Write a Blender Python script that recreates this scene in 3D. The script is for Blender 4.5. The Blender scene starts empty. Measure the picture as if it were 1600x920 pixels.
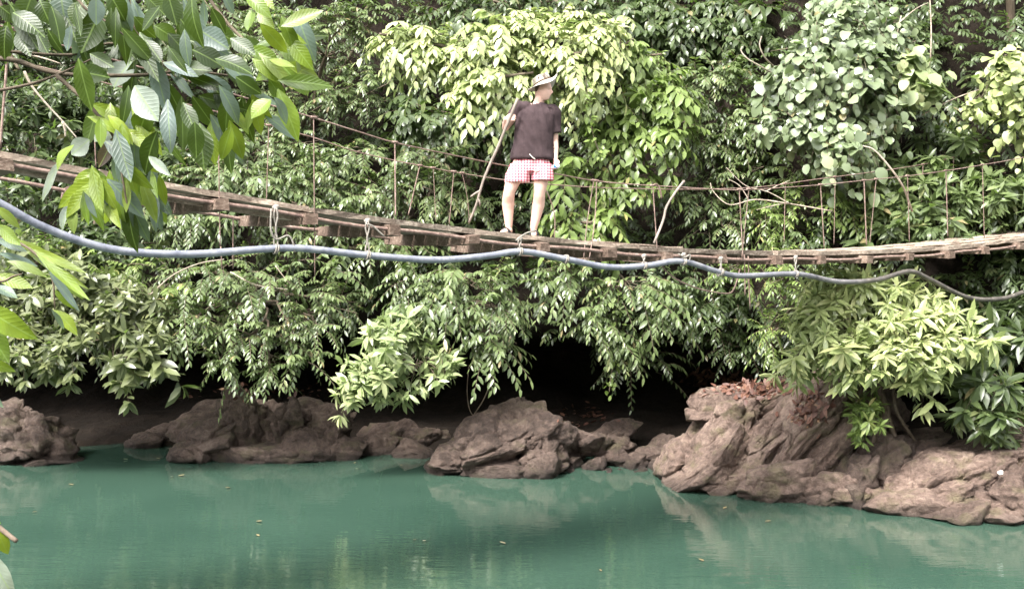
import bpy, bmesh, math, random
import numpy as np
from mathutils import Vector, Matrix, noise as mnoise

random.seed(7)
SC = bpy.context.scene
COL = SC.collection
R = math.radians

# ------------------------------------------------------------------ frame of reference
# photo pixel (1600 x 920) + real distance -> a point in metres (camera 4 m above the water)
F, HZ, H = 1750.0, 380.0, 4.0
def P(px, py, Y):
    return Vector(((px - 800.0) / F * Y, Y, H - (py - HZ) / F * Y))
def PA(px, py, Y):
    return np.array(P(px, py, Y))

# ------------------------------------------------------------------ object helpers
def tag(o, label=None, cat=None, group=None, kind=None):
    if label: o['label'] = label
    if cat: o['category'] = cat
    if group: o['group'] = group
    if kind: o['kind'] = kind
    return o
def empty(name, loc, label, cat, group=None):
    o = bpy.data.objects.new(name, None)
    COL.objects.link(o)
    o.location = loc
    o.empty_display_size = 0.2
    return tag(o, label, cat, group)
def link(name, me, mat=None, parent=None):
    o = bpy.data.objects.new(name, me)
    COL.objects.link(o)
    if mat is not None and not me.materials: me.materials.append(mat)
    if parent is not None:
        o.parent = parent
        o.matrix_parent_inverse = Matrix.Translation(parent.location).inverted() if parent.type == 'EMPTY' else parent.matrix_basis.inverted()
    return o
def np_mesh(name, verts, faces, smooth=True):
    """faces: list of int arrays (n,3) / (n,4)"""
    me = bpy.data.meshes.new(name)
    verts = np.asarray(verts, dtype=np.float32)
    me.vertices.add(len(verts)); me.vertices.foreach_set('co', verts.ravel())
    loops = np.concatenate([np.asarray(f, dtype=np.int32).ravel() for f in faces])
    tot = np.concatenate([np.full(len(f), np.asarray(f).shape[1], dtype=np.int32) for f in faces])
    st = np.concatenate([[0], np.cumsum(tot)[:-1]]).astype(np.int32)
    me.loops.add(len(loops)); me.loops.foreach_set('vertex_index', loops)
    me.polygons.add(len(tot)); me.polygons.foreach_set('loop_start', st); me.polygons.foreach_set('loop_total', tot)
    me.polygons.foreach_set('use_smooth', np.full(len(tot), smooth, dtype=bool))
    me.update(calc_edges=True); me.validate()
    return me
def nrm(a):
    return a / np.maximum(np.linalg.norm(a, axis=-1, keepdims=True), 1e-9)
class Geo:
    """collects tubes and boxes, builds ONE mesh"""
    def __init__(s): s.v = []; s.f3 = []; s.f4 = []; s.n = 0
    def add(s, v, f4=None, f3=None):
        v = np.asarray(v, float)
        if f4 is not None and len(f4): s.f4.append(np.asarray(f4) + s.n)
        if f3 is not None and len(f3): s.f3.append(np.asarray(f3) + s.n)
        s.v.append(v); s.n += len(v)
    def tube(s, pts, radii, sides=8, flat=1.0):
        pts = np.array([list(p) for p in pts], float); K = len(pts)
        radii = np.broadcast_to(np.asarray(radii, float), (K,))
        tan = nrm(np.gradient(pts, axis=0))
        ref = np.array([0, 0, 1.0]) if abs(tan[0][2]) < .9 else np.array([1.0, 0, 0])
        a = nrm(np.cross(tan[0], ref)); A = []
        for k in range(K):
            a = nrm(a - tan[k] * np.dot(a, tan[k])); A.append(a)
        A = np.array(A); B = np.cross(tan, A)
        th = np.linspace(0, 2 * math.pi, sides, endpoint=False)
        ring = pts[:, None] + radii[:, None, None] * (A[:, None] * np.cos(th)[None, :, None] + B[:, None] * np.sin(th)[None, :, None] * flat)
        v = np.concatenate([ring.reshape(-1, 3), pts[:1], pts[-1:]])
        i = np.arange(sides); j = (i + 1) % sides
        f4 = np.concatenate([np.stack([k * sides + i, k * sides + j, (k + 1) * sides + j, (k + 1) * sides + i], 1) for k in range(K - 1)])
        c0, c1 = K * sides, K * sides + 1; e = (K - 1) * sides
        f3 = np.concatenate([np.stack([np.full(sides, c0), j, i], 1), np.stack([np.full(sides, c1), e + i, e + j], 1)])
        s.add(v, f4, f3)
    def build(s, name, mat, parent=None, smooth=True):
        fs = []
        if s.f4: fs.append(np.concatenate(s.f4))
        if s.f3: fs.append(np.concatenate(s.f3))
        return link(name, np_mesh(name, np.concatenate(s.v), fs, smooth), mat, parent)
def smooth_path(pts, n=6):
    """Catmull-Rom through points"""
    p = np.array([list(q) for q in pts], float)
    p = np.concatenate([2 * p[:1] - p[1:2], p, 2 * p[-1:] - p[-2:-1]])
    out = []
    for i in range(1, len(p) - 2):
        for t in np.linspace(0, 1, n, endpoint=False):
            a, b, c, d = p[i - 1], p[i], p[i + 1], p[i + 2]
            out.append(.5 * (2 * b + (c - a) * t + (2 * a - 5 * b + 4 * c - d) * t * t + (3 * b - a - 3 * c + d) * t ** 3))
    out.append(p[-2])
    return np.array(out)

# ------------------------------------------------------------------ materials
def mat(name):
    m = bpy.data.materials.new(name); m.use_nodes = True
    nt = m.node_tree; b = nt.nodes['Principled BSDF']
    return m, nt, b
def N(nt, typ, **kw):
    n = nt.nodes.new(typ)
    for k, v in kw.items():
        if k in n.inputs.keys() if isinstance(k, str) else False: n.inputs[k].default_value = v
        else: setattr(n, k, v)
    return n
def ramp(nt, stops, interp='LINEAR'):
    n = nt.nodes.new('ShaderNodeValToRGB'); cr = n.color_ramp; cr.interpolation = interp
    while len(cr.elements) < len(stops): cr.elements.new(.5)
    for e, (p, c) in zip(cr.elements, stops):
        e.position = p; e.color = (*c, 1) if len(c) == 3 else c
    return n
def noise_tex(nt, scale, detail=4, rough=.55, vec=None, dist=0):
    n = nt.nodes.new('ShaderNodeTexNoise'); n.inputs['Scale'].default_value = scale
    n.inputs['Detail'].default_value = detail; n.inputs['Roughness'].default_value = rough; n.inputs['Distortion'].default_value = dist
    if vec is not None: nt.links.new(vec, n.inputs['Vector'])
    return n
def objco(nt, scale=(1, 1, 1), rot=(0, 0, 0)):
    t = nt.nodes.new('ShaderNodeTexCoord'); mp = nt.nodes.new('ShaderNodeMapping')
    mp.inputs['Scale'].default_value = scale; mp.inputs['Rotation'].default_value = rot
    nt.links.new(t.outputs['Object'], mp.inputs['Vector'])
    return mp.outputs['Vector']
def bump(nt, b, height, strength=.5, dist=.02):
    n = nt.nodes.new('ShaderNodeBump'); n.inputs['Strength'].default_value = strength; n.inputs['Distance'].default_value = dist
    nt.links.new(height, n.inputs['Height']); nt.links.new(n.outputs['Normal'], b.inputs['Normal'])
    return n
def leaf_mat(name, stops, rough=.32, trans=.3, tcol=(.16, .30, .02), spec=.5, veins=False):
    m, nt, b = mat(name)
    at = N(nt, 'ShaderNodeAttribute', attribute_name='tint')
    rp = ramp(nt, stops)
    nt.links.new(at.outputs['Fac'], rp.inputs['Fac'])
    col = rp.outputs['Color']
    if veins:
        uv = N(nt, 'ShaderNodeAttribute', attribute_name='leaf_uv')
        sx = nt.nodes.new('ShaderNodeSeparateXYZ'); nt.links.new(uv.outputs['Vector'], sx.inputs[0])
        ab = N(nt, 'ShaderNodeMath', operation='ABSOLUTE'); nt.links.new(sx.outputs['Y'], ab.inputs[0])
        mu = N(nt, 'ShaderNodeMath', operation='MULTIPLY_ADD'); nt.links.new(ab.outputs[0], mu.inputs[0]); mu.inputs[1].default_value = -.22
        nt.links.new(sx.outputs['X'], mu.inputs[2])
        wv = N(nt, 'ShaderNodeMath', operation='MULTIPLY'); nt.links.new(mu.outputs[0], wv.inputs[0]); wv.inputs[1].default_value = 62.0
        sn = N(nt, 'ShaderNodeMath', operation='SINE'); nt.links.new(wv.outputs[0], sn.inputs[0])
        mid = N(nt, 'ShaderNodeMath', operation='LESS_THAN'); nt.links.new(ab.outputs[0], mid.inputs[0]); mid.inputs[1].default_value = .06
        mx = N(nt, 'ShaderNodeMath', operation='MAXIMUM'); nt.links.new(sn.outputs[0], mx.inputs[0]); nt.links.new(mid.outputs[0], mx.inputs[1])
        bump(nt, b, mx.outputs[0], .22, .0025)
        mc = N(nt, 'ShaderNodeMix', data_type='RGBA', blend_type='MIX')
        pw = N(nt, 'ShaderNodeMath', operation='MULTIPLY'); nt.links.new(mid.outputs[0], pw.inputs[0]); pw.inputs[1].default_value = .45
        nt.links.new(pw.outputs[0], mc.inputs['Factor']); nt.links.new(col, mc.inputs['A']); mc.inputs['B'].default_value = (.25, .36, .10, 1)
        nz = noise_tex(nt, 14, 3, .6, objco(nt))
        hs = nt.nodes.new('ShaderNodeHueSaturation'); nt.links.new(mc.outputs['Result'], hs.inputs['Color'])
        mr = N(nt, 'ShaderNodeMapRange'); nt.links.new(nz.outputs['Fac'], mr.inputs['Value'])
        mr.inputs['From Min'].default_value = .3; mr.inputs['From Max'].default_value = .7; mr.inputs['To Min'].default_value = .7; mr.inputs['To Max'].default_value = 1.25
        nt.links.new(mr.outputs['Result'], hs.inputs['Value'])
        col = hs.outputs['Color']
    nt.links.new(col, b.inputs['Base Color'])
    b.inputs['Roughness'].default_value = rough
    b.inputs['Specular IOR Level'].default_value = spec
    tr = nt.nodes.new('ShaderNodeBsdfTranslucent')
    mt = N(nt, 'ShaderNodeMix', data_type='RGBA', blend_type='MIX'); mt.inputs['Factor'].default_value = .5 if not veins else .22
    nt.links.new(col, mt.inputs['A']); mt.inputs['B'].default_value = (*tcol, 1)
    nt.links.new(mt.outputs['Result'], tr.inputs['Color'])
    ms = nt.nodes.new('ShaderNodeMixShader'); ms.inputs['Fac'].default_value = trans
    nt.links.new(b.outputs[0], ms.inputs[1]); nt.links.new(tr.outputs[0], ms.inputs[2])
    nt.links.new(ms.outputs[0], nt.nodes['Material Output'].inputs['Surface'])
    return m

M = {}
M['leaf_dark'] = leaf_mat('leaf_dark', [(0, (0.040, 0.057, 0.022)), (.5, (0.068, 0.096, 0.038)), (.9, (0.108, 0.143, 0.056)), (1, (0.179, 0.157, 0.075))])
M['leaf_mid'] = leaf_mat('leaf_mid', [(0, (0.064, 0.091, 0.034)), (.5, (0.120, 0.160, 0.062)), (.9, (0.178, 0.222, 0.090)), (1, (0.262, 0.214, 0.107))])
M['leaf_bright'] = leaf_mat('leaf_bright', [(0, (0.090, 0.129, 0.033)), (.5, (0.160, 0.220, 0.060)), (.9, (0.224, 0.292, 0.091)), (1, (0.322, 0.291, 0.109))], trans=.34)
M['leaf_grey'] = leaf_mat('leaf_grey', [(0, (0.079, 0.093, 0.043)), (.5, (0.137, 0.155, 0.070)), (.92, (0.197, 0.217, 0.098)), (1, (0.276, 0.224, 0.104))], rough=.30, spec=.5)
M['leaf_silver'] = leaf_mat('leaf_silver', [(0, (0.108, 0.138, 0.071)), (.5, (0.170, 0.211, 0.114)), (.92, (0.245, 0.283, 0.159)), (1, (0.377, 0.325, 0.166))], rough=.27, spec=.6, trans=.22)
M['leaf_pale'] = leaf_mat('leaf_pale', [(0, (0.183, 0.226, 0.097)), (.5, (0.285, 0.344, 0.155)), (1, (0.404, 0.423, 0.219))], rough=.30, trans=.32, spec=.6)  # base colour raised to carry bright sunlight on the foliage
M['leaf_sunlit'] = leaf_mat('leaf_sunlit', [(0, (0.222, 0.269, 0.101)), (.5, (0.357, 0.410, 0.173)), (1, (0.499, 0.497, 0.239))], rough=.28, trans=.30, spec=.6)  # sunlit highlights put into the leaf colour, paler than the other foliage
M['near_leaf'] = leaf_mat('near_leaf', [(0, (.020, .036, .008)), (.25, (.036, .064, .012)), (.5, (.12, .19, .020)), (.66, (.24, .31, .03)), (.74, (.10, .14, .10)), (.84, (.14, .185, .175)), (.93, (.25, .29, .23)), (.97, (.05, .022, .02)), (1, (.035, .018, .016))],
                           rough=.36, trans=.42, tcol=(.34, .52, .02), veins=True, spec=.45)  # grey and pale stops carry painted sky sheen and reflections

def wood_mat(name, dark, mid, light, axis_rot=0, rough=.85, scale=(1.2, 22, 22)):
    m, nt, b = mat(name)
    v = objco(nt, scale, (0, 0, axis_rot))
    n1 = noise_tex(nt, 1.6, 6, .65, v, .6)
    n2 = noise_tex(nt, 2.3, 4, .6, objco(nt))
    mixv = N(nt, 'ShaderNodeMath', operation='MULTIPLY_ADD'); nt.links.new(n2.outputs['Fac'], mixv.inputs[0]); mixv.inputs[1].default_value = .7
    sb = N(nt, 'ShaderNodeMath', operation='SUBTRACT'); nt.links.new(n1.outputs['Fac'], sb.inputs[0]); sb.inputs[1].default_value = .35
    nt.links.new(sb.outputs[0], mixv.inputs[2])
    r = ramp(nt, [(.25, dark), (.5, mid), (.78, light)])
    nt.links.new(mixv.outputs[0], r.inputs['Fac']); nt.links.new(r.outputs['Color'], b.inputs['Base Color'])
    b.inputs['Roughness'].default_value = rough; b.inputs['Specular IOR Level'].default_value = .25
    bump(nt, b, n1.outputs['Fac'], .7, .012)
    return m
BR = R(90) - math.atan2(.56, .83) - R(90)
M['plank'] = wood_mat('weathered_plank', (.055, .040, .030), (.15, .118, .092), (.36, .31, .25), -R(34))
M['plank_pale'] = wood_mat('sun_bleached_plank', (.10, .072, .055), (.27, .212, .165), (.46, .385, .31), -R(34))
M['beam'] = wood_mat('beam_wood', (.05, .033, .025), (.13, .088, .066), (.30, .23, .18), R(56))
M['bark'] = wood_mat('bark', (.05, .036, .026), (.12, .09, .065), (.24, .19, .15), 0, .9, (6, 6, 1.5))
M['twig'] = wood_mat('twig_bark', (.05, .04, .026), (.11, .085, .06), (.21, .17, .12), 0, .8, (9, 9, 9))
M['deadwood'] = wood_mat('bleached_deadwood', (.17, .13, .10), (.34, .28, .22), (.52, .46, .38), 0, .8, (9, 9, 9))
M['staff'] = wood_mat('staff_wood', (.12, .095, .08), (.22, .18, .15), (.34, .29, .25), 0, .75, (9, 9, 2))

def rust_mat():
    m, nt, b = mat('rusty_steel')
    n = noise_tex(nt, 16, 6, .7, objco(nt)); r = ramp(nt, [(.3, (.075, .045, .036)), (.5, (.19, .125, .10)), (.72, (.34, .25, .21))])
    nt.links.new(n.outputs['Fac'], r.inputs['Fac']); nt.links.new(r.outputs['Color'], b.inputs['Base Color'])
    b.inputs['Roughness'].default_value = .7; b.inputs['Metallic'].default_value = .15
    bump(nt, b, n.outputs['Fac'], .5, .004)
    return m
M['rust'] = rust_mat()
def simple(name, col, rough=.6, spec=.4, var=.25, scale=20, bs=.3, bd=.004):
    m, nt, b = mat(name)
    n = noise_tex(nt, scale, 5, .6, objco(nt))
    lo = tuple(c * (1 - var) for c in col); hi = tuple(min(1, c * (1 + var)) for c in col)
    r = ramp(nt, [(.3, lo), (.7, hi)]); nt.links.new(n.outputs['Fac'], r.inputs['Fac']); nt.links.new(r.outputs['Color'], b.inputs['Base Color'])
    b.inputs['Roughness'].default_value = rough; b.inputs['Specular IOR Level'].default_value = spec
    if bs: bump(nt, b, n.outputs['Fac'], bs, bd)
    return m
def hose_mat():
    m, nt, b = mat('blue_grey_pipe')
    v = objco(nt); sx = nt.nodes.new('ShaderNodeSeparateXYZ'); nt.links.new(v, sx.inputs[0])
    n = noise_tex(nt, 7, 6, .7, v); n2 = noise_tex(nt, 1.2, 3, .6, v)
    # grey-blue, with shade and wet painted in as brown towards the right-hand end
    a = N(nt, 'ShaderNodeMath', operation='MULTIPLY_ADD'); nt.links.new(n2.outputs['Fac'], a.inputs[0]); a.inputs[1].default_value = 4.0; nt.links.new(sx.outputs['X'], a.inputs[2])
    mr = N(nt, 'ShaderNodeMapRange'); nt.links.new(a.outputs[0], mr.inputs['Value']); mr.inputs['From Min'].default_value = 3.4; mr.inputs['From Max'].default_value = 7.5; mr.inputs['To Min'].default_value = .08
    r1 = ramp(nt, [(.3, (.10, .11, .14)), (.5, (.19, .20, .24)), (.72, (.30, .31, .33))]); nt.links.new(n.outputs['Fac'], r1.inputs['Fac'])
    r2 = ramp(nt, [(.3, (.035, .030, .026)), (.5, (.075, .065, .055)), (.72, (.16, .14, .12))]); nt.links.new(n.outputs['Fac'], r2.inputs['Fac'])
    mc = N(nt, 'ShaderNodeMix', data_type='RGBA'); nt.links.new(mr.outputs['Result'], mc.inputs['Factor']); nt.links.new(r1.outputs['Color'], mc.inputs['A']); nt.links.new(r2.outputs['Color'], mc.inputs['B'])
    nt.links.new(mc.outputs['Result'], b.inputs['Base Color']); b.inputs['Roughness'].default_value = .5
    bump(nt, b, n.outputs['Fac'], .3, .004)
    return m
M['hose'] = hose_mat()
M['rope'] = simple('grey_rope', (.25, .225, .195), .85, .2, .35, 60, .6, .004)
M['skin'] = simple('skin', (.66, .42, .34), .5, .4, .10, 14, .15, .002)
M['shirt'] = simple('dark_brown_cotton', (.046, .031, .033), .9, .15, .22, 12, .25, .004)
M['hair'] = simple('brown_hair', (.10, .065, .04), .7, .3, .4, 120, .5, .004)
M['shoe'] = simple('dark_sandal', (.02, .018, .018), .6, .4, .2, 40)
M['sole'] = simple('pale_sole', (.55, .52, .48), .7, .3, .1, 40)
M['cup'] = simple('pale_plastic', (.62, .66, .68), .35, .5, .05, 20, 0)
M['blue'] = simple('blue_plastic', (.03, .16, .42), .35, .5, .1, 20, 0)
M['cord'] = simple('white_cord', (.68, .62, .54), .8, .2, .1, 50)
M['dryleaf'] = leaf_mat('dry_leaf', [(0, (.05, .020, .014)), (.4, (.11, .045, .030)), (.75, (.20, .10, .065)), (.95, (.50, .33, .19)), (1, (.62, .55, .45))], rough=.6, trans=.1, tcol=(.4, .15, .05))
M['floatleaf'] = leaf_mat('floating_dry_leaf', [(0, (.10, .06, .03)), (.5, (.19, .14, .07)), (.8, (.26, .20, .10)), (1, (.42, .38, .30))], rough=.5, trans=.1, tcol=(.4, .3, .05))

def camo_mat():
    m, nt, b = mat('camouflage_cloth')
    n = noise_tex(nt, 11, 2, .4, objco(nt)); n2 = noise_tex(nt, 17, 2, .4, objco(nt, (1, 1.2, .9)))
    r1 = ramp(nt, [(.0, (.42, .39, .33)), (.46, (.42, .39, .33)), (.49, (.17, .155, .12)), (1, (.17, .155, .12))])
    r2 = ramp(nt, [(0, (0, 0, 0)), (.58, (0, 0, 0)), (.60, (1, 1, 1))])
    nt.links.new(n.outputs['Fac'], r1.inputs['Fac']); nt.links.new(n2.outputs['Fac'], r2.inputs['Fac'])
    mc = N(nt, 'ShaderNodeMix', data_type='RGBA'); nt.links.new(r2.outputs['Color'], mc.inputs['Factor'])
    nt.links.new(r1.outputs['Color'], mc.inputs['A']); mc.inputs['B'].default_value = (.10, .075, .06, 1)
    nt.links.new(mc.outputs['Result'], b.inputs['Base Color']); b.inputs['Roughness'].default_value = .9
    return m
M['camo'] = camo_mat()
M['brim'] = simple('pale_hat_cloth', (.44, .41, .36), .9, .15, .14, 16, .2, .004)
def gingham():
    m, nt, b = mat('red_gingham')
    v = objco(nt)
    sx = nt.nodes.new('ShaderNodeSeparateXYZ'); nt.links.new(v, sx.inputs[0])
    def stripe(out, per, duty):
        a = N(nt, 'ShaderNodeMath', operation='MULTIPLY'); nt.links.new(out, a.inputs[0]); a.inputs[1].default_value = 1 / per
        f = N(nt, 'ShaderNodeMath', operation='FRACT'); nt.links.new(a.outputs[0], f.inputs[0])
        l = N(nt, 'ShaderNodeMath', operation='LESS_THAN'); nt.links.new(f.outputs[0], l.inputs[0]); l.inputs[1].default_value = duty
        return l.outputs[0]
    s1 = stripe(sx.outputs['X'], .034, .5); s2 = stripe(sx.outputs['Z'], .034, .55)
    ad = N(nt, 'ShaderNodeMath', operation='ADD'); nt.links.new(s1, ad.inputs[0]); nt.links.new(s2, ad.inputs[1])
    hv = N(nt, 'ShaderNodeMath', operation='MULTIPLY'); nt.links.new(ad.outputs[0], hv.inputs[0]); hv.inputs[1].default_value = .5
    r = ramp(nt, [(0, (.70, .56, .56)), (.5, (.55, .22, .25)), (1, (.40, .075, .10))])
    nt.links.new(hv.outputs[0], r.inputs['Fac']); nt.links.new(r.outputs['Color'], b.inputs['Base Color'])
    b.inputs['Roughness'].default_value = .85
    return m
M['gingham'] = gingham()

def rock_mat(nm, k, sat):
    m, nt, b = mat(nm)
    v = objco(nt)
    n1 = noise_tex(nt, 1.3, 6, .6, v); n2 = noise_tex(nt, 9, 8, .72, v, .4); n3 = noise_tex(nt, 38, 5, .7, v)
    r = ramp(nt, [(p, tuple(c * k for c in col)) for p, col in ((.28, (.045, .029, .022)), (.42, (.100, .067, .053)), (.55, (.178, .123, .098)), (.70, (.29, .215, .172)))])
    ad = N(nt, 'ShaderNodeMath', operation='MULTIPLY_ADD'); nt.links.new(n2.outputs['Fac'], ad.inputs[0]); ad.inputs[1].default_value = .8
    sb = N(nt, 'ShaderNodeMath', operation='MULTIPLY_ADD'); nt.links.new(n1.outputs['Fac'], sb.inputs[0]); sb.inputs[1].default_value = .7; sb.inputs[2].default_value = -.24
    nt.links.new(sb.outputs[0], ad.inputs[2]); nt.links.new(ad.outputs[0], r.inputs['Fac'])
    # ochre and grey mineral patches
    n4 = noise_tex(nt, 2.6, 4, .6, objco(nt, (1, 1, 1.6), (.3, .2, 0)))
    r4 = ramp(nt, [(.52, (0, 0, 0)), (.68, (1, 1, 1))]); nt.links.new(n4.outputs['Fac'], r4.inputs['Fac'])
    mc = N(nt, 'ShaderNodeMix', data_type='RGBA'); nt.links.new(r4.outputs['Color'], mc.inputs['Factor']); nt.links.new(r.outputs['Color'], mc.inputs['A'])
    hs = nt.nodes.new('ShaderNodeHueSaturation'); hs.inputs['Hue'].default_value = .53; hs.inputs['Saturation'].default_value = 1.15; hs.inputs['Value'].default_value = .92
    nt.links.new(r.outputs['Color'], hs.inputs['Color'])
    ms_ = N(nt, 'ShaderNodeMix', data_type='RGBA'); ms_.inputs['Factor'].default_value = .5; nt.links.new(hs.outputs['Color'], ms_.inputs['A']); ms_.inputs['B'].default_value = (.135 * k, .118 * k, .066 * k, 1); nt.links.new(ms_.outputs['Result'], mc.inputs['B'])
    # the wet, stained band just above the water line
    ge = nt.nodes.new('ShaderNodeNewGeometry'); sz = nt.nodes.new('ShaderNodeSeparateXYZ'); nt.links.new(ge.outputs['Position'], sz.inputs[0])
    wz = N(nt, 'ShaderNodeMath', operation='MULTIPLY_ADD'); nt.links.new(n2.outputs['Fac'], wz.inputs[0]); wz.inputs[1].default_value = -.16; nt.links.new(sz.outputs['Z'], wz.inputs[2])
    wr = N(nt, 'ShaderNodeMapRange'); nt.links.new(wz.outputs[0], wr.inputs['Value'])
    wr.inputs['From Min'].default_value = -.05; wr.inputs['From Max'].default_value = .12; wr.inputs['To Min'].default_value = .40; wr.inputs['To Max'].default_value = 1
    mw = N(nt, 'ShaderNodeMix', data_type='RGBA', blend_type='MULTIPLY'); mw.inputs['Factor'].default_value = 1
    nt.links.new(mc.outputs['Result'], mw.inputs['A']); nt.links.new(wr.outputs['Result'], mw.inputs['B'])
    nt.links.new(mw.outputs['Result'], b.inputs['Base Color'])
    b.inputs['Roughness'].default_value = .72; b.inputs['Specular IOR Level'].default_value = .4
    vo = nt.nodes.new('ShaderNodeTexVoronoi'); vo.feature = 'DISTANCE_TO_EDGE'; vo.inputs['Scale'].default_value = 3.4
    wv = N(nt, 'ShaderNodeMix', data_type='VECTOR'); wv.inputs['Factor'].default_value = .22
    nt.links.new(objco(nt, (1.5, 1.1, .8), (.2, .6, .3)), wv.inputs['A']); nt.links.new(n2.outputs['Color'], wv.inputs['B']); nt.links.new(wv.outputs['Result'], vo.inputs['Vector'])
    cr = N(nt, 'ShaderNodeMapRange'); nt.links.new(vo.outputs['Distance'], cr.inputs['Value']); cr.inputs['From Max'].default_value = .05
    h = N(nt, 'ShaderNodeMath', operation='MULTIPLY_ADD'); nt.links.new(n3.outputs['Fac'], h.inputs[0]); h.inputs[1].default_value = .3; nt.links.new(n2.outputs['Fac'], h.inputs[2])
    h2 = N(nt, 'ShaderNodeMath', operation='MULTIPLY_ADD'); nt.links.new(cr.outputs['Result'], h2.inputs[0]); h2.inputs[1].default_value = .10; nt.links.new(h.outputs[0], h2.inputs[2])
    bump(nt, b, h2.outputs[0], 1.0, .15)
    return m
M['rock'] = rock_mat('brown_river_rock', .76, 1)
M['rock_pale'] = rock_mat('pale_ledge_rock', 1.42, 1)
def soil_mat():
    m, nt, b = mat('dark_forest_soil')
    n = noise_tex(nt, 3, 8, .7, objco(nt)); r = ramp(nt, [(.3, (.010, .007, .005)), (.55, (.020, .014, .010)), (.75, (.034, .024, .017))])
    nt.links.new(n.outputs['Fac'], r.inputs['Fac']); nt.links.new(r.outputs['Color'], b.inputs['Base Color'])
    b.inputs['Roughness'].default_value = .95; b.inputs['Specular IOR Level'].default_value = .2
    bump(nt, b, n.outputs['Fac'], .9, .15)
    return m
M['soil'] = soil_mat()
def wooded_mat():
    m, nt, b = mat('wooded_slope')
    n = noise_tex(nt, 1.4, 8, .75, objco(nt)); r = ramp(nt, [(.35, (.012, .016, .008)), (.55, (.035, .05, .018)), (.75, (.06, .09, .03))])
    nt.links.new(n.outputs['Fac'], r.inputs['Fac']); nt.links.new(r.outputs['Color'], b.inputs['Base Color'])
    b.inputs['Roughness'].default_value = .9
    bump(nt, b, n.outputs['Fac'], 1, .4)
    return m
M['wooded'] = wooded_mat()
def water_mat():
    m, nt, b = mat('green_river_water')
    n0 = noise_tex(nt, .35, 3, .5, objco(nt))
    r = ramp(nt, [(.35, WATER_LO), (.65, WATER_HI)])
    nt.links.new(n0.outputs['Fac'], r.inputs['Fac']); nt.links.new(r.outputs['Color'], b.inputs['Base Color'])
    b.inputs['Roughness'].default_value = .03; b.inputs['IOR'].default_value = 1.65; b.inputs['Specular IOR Level'].default_value = .5
    n1 = noise_tex(nt, 1.0, 3, .5, objco(nt, (1.1, 4.2, 1), (0, 0, R(4)))); n2 = noise_tex(nt, 1.0, 2, .5, objco(nt, (5, 15, 1), (0, 0, R(-6))))
    # calm lee under the far bank, light ripples in the open: a wide, soft patchiness of the breeze
    n3 = noise_tex(nt, .22, 2, .5, objco(nt, (1, 1.6, 1)))
    sy = nt.nodes.new('ShaderNodeSeparateXYZ'); nt.links.new(objco(nt), sy.inputs[0])
    ya = N(nt, 'ShaderNodeMath', operation='MULTIPLY_ADD'); nt.links.new(n3.outputs['Fac'], ya.inputs[0]); ya.inputs[1].default_value = 8.0; nt.links.new(sy.outputs['Y'], ya.inputs[2])
    mr = N(nt, 'ShaderNodeMapRange'); nt.links.new(ya.outputs[0], mr.inputs['Value']); mr.inputs['From Min'].default_value = 18.0; mr.inputs['From Max'].default_value = 24.0
    mr.inputs['To Min'].default_value = 1.0; mr.inputs['To Max'].default_value = .14
    h = N(nt, 'ShaderNodeMath', operation='MULTIPLY_ADD'); nt.links.new(n2.outputs['Fac'], h.inputs[0]); h.inputs[1].default_value = .28; nt.links.new(n1.outputs['Fac'], h.inputs[2])
    hm = N(nt, 'ShaderNodeMath', operation='MULTIPLY'); nt.links.new(h.outputs[0], hm.inputs[0]); nt.links.new(mr.outputs['Result'], hm.inputs[1])
    bump(nt, b, hm.outputs[0], .25, .022)
    return m
WATER_LO, WATER_HI = (.027, .056, .040), (.036, .070, .050)
M['water'] = water_mat()
# ================================================================== SETTING
def shore(x):
    """distance of the far water line for a given x (metres)"""
    xs = np.array([-40, -12, -6, -1.5, 0.5, 2.6, 3.6, 5.2, 7.4, 12, 40.0])
    ys = np.array([21.5, 21.0, 21.2, 20.6, 20.0, 20.0, 19.4, 18.0, 16.9, 16.4, 15.0])
    return np.interp(x, xs, ys)
PROF = np.array([(-9, -2.6), (-3, -1.0), (-.6, -.30), (.4, -.20), (.9, -.05), (1.3, .06), (2.6, .16), (4.6, .40), (6.6, .8), (7.2, 1.4), (5.2, 1.9), (2.7, 2.2), (2.4, 2.8), (3.2, 3.7), (4.4, 5.0), (5.4, 7.0), (6.6, 10), (8.5, 14), (13, 20), (28, 32), (70, 48)], float)
def wallY(x, z):
    return shore(x) + np.interp(z, PROF[:, 1], PROF[:, 0])
def grid_sheet(name, xs, rows_fn, mat_, amp=.35, kind='structure'):
    V = []
    for x in xs:
        for (y, z) in rows_fn(x):
            n = mnoise.noise_vector(Vector((x * .5, y * .5, z * .5))); n2 = mnoise.noise_vector(Vector((x * 1.7, y * 1.7, z * 1.7)))
            k = amp if z > -.5 else amp * .3
            V.append((x + n.x * k + n2.x * k * .4, y + n.y * k + n2.y * k * .5, z + n.z * k * .5 + n2.z * k * .35))
    nr = len(rows_fn(0)); nx = len(xs)
    i = np.arange(nx - 1)[:, None]; j = np.arange(nr - 1)[None]
    a = (i * nr + j).ravel(); f = np.stack([a, a + nr, a + nr + 1, a + 1], 1)
    o = link(name, np_mesh(name, V, [f]), mat_)
    tag(o, kind=kind)
    return o
NP_ = len(PROF) - 1
tt = np.concatenate([np.linspace(0, 3, 8), np.linspace(3.2, NP_ - 4, 54), np.linspace(NP_ - 3.7, NP_, 12)])
def far_rows(x):
    s = shore(x)
    return [(s + np.interp(t, np.arange(len(PROF)), PROF[:, 0]), np.interp(t, np.arange(len(PROF)), PROF[:, 1])) for t in tt]
grid_sheet('river_bank', np.concatenate([np.linspace(-60, -15, 16), np.linspace(-14.6, 14.6, 120), np.linspace(15, 60, 16)]), far_rows, M['soil'])
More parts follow.
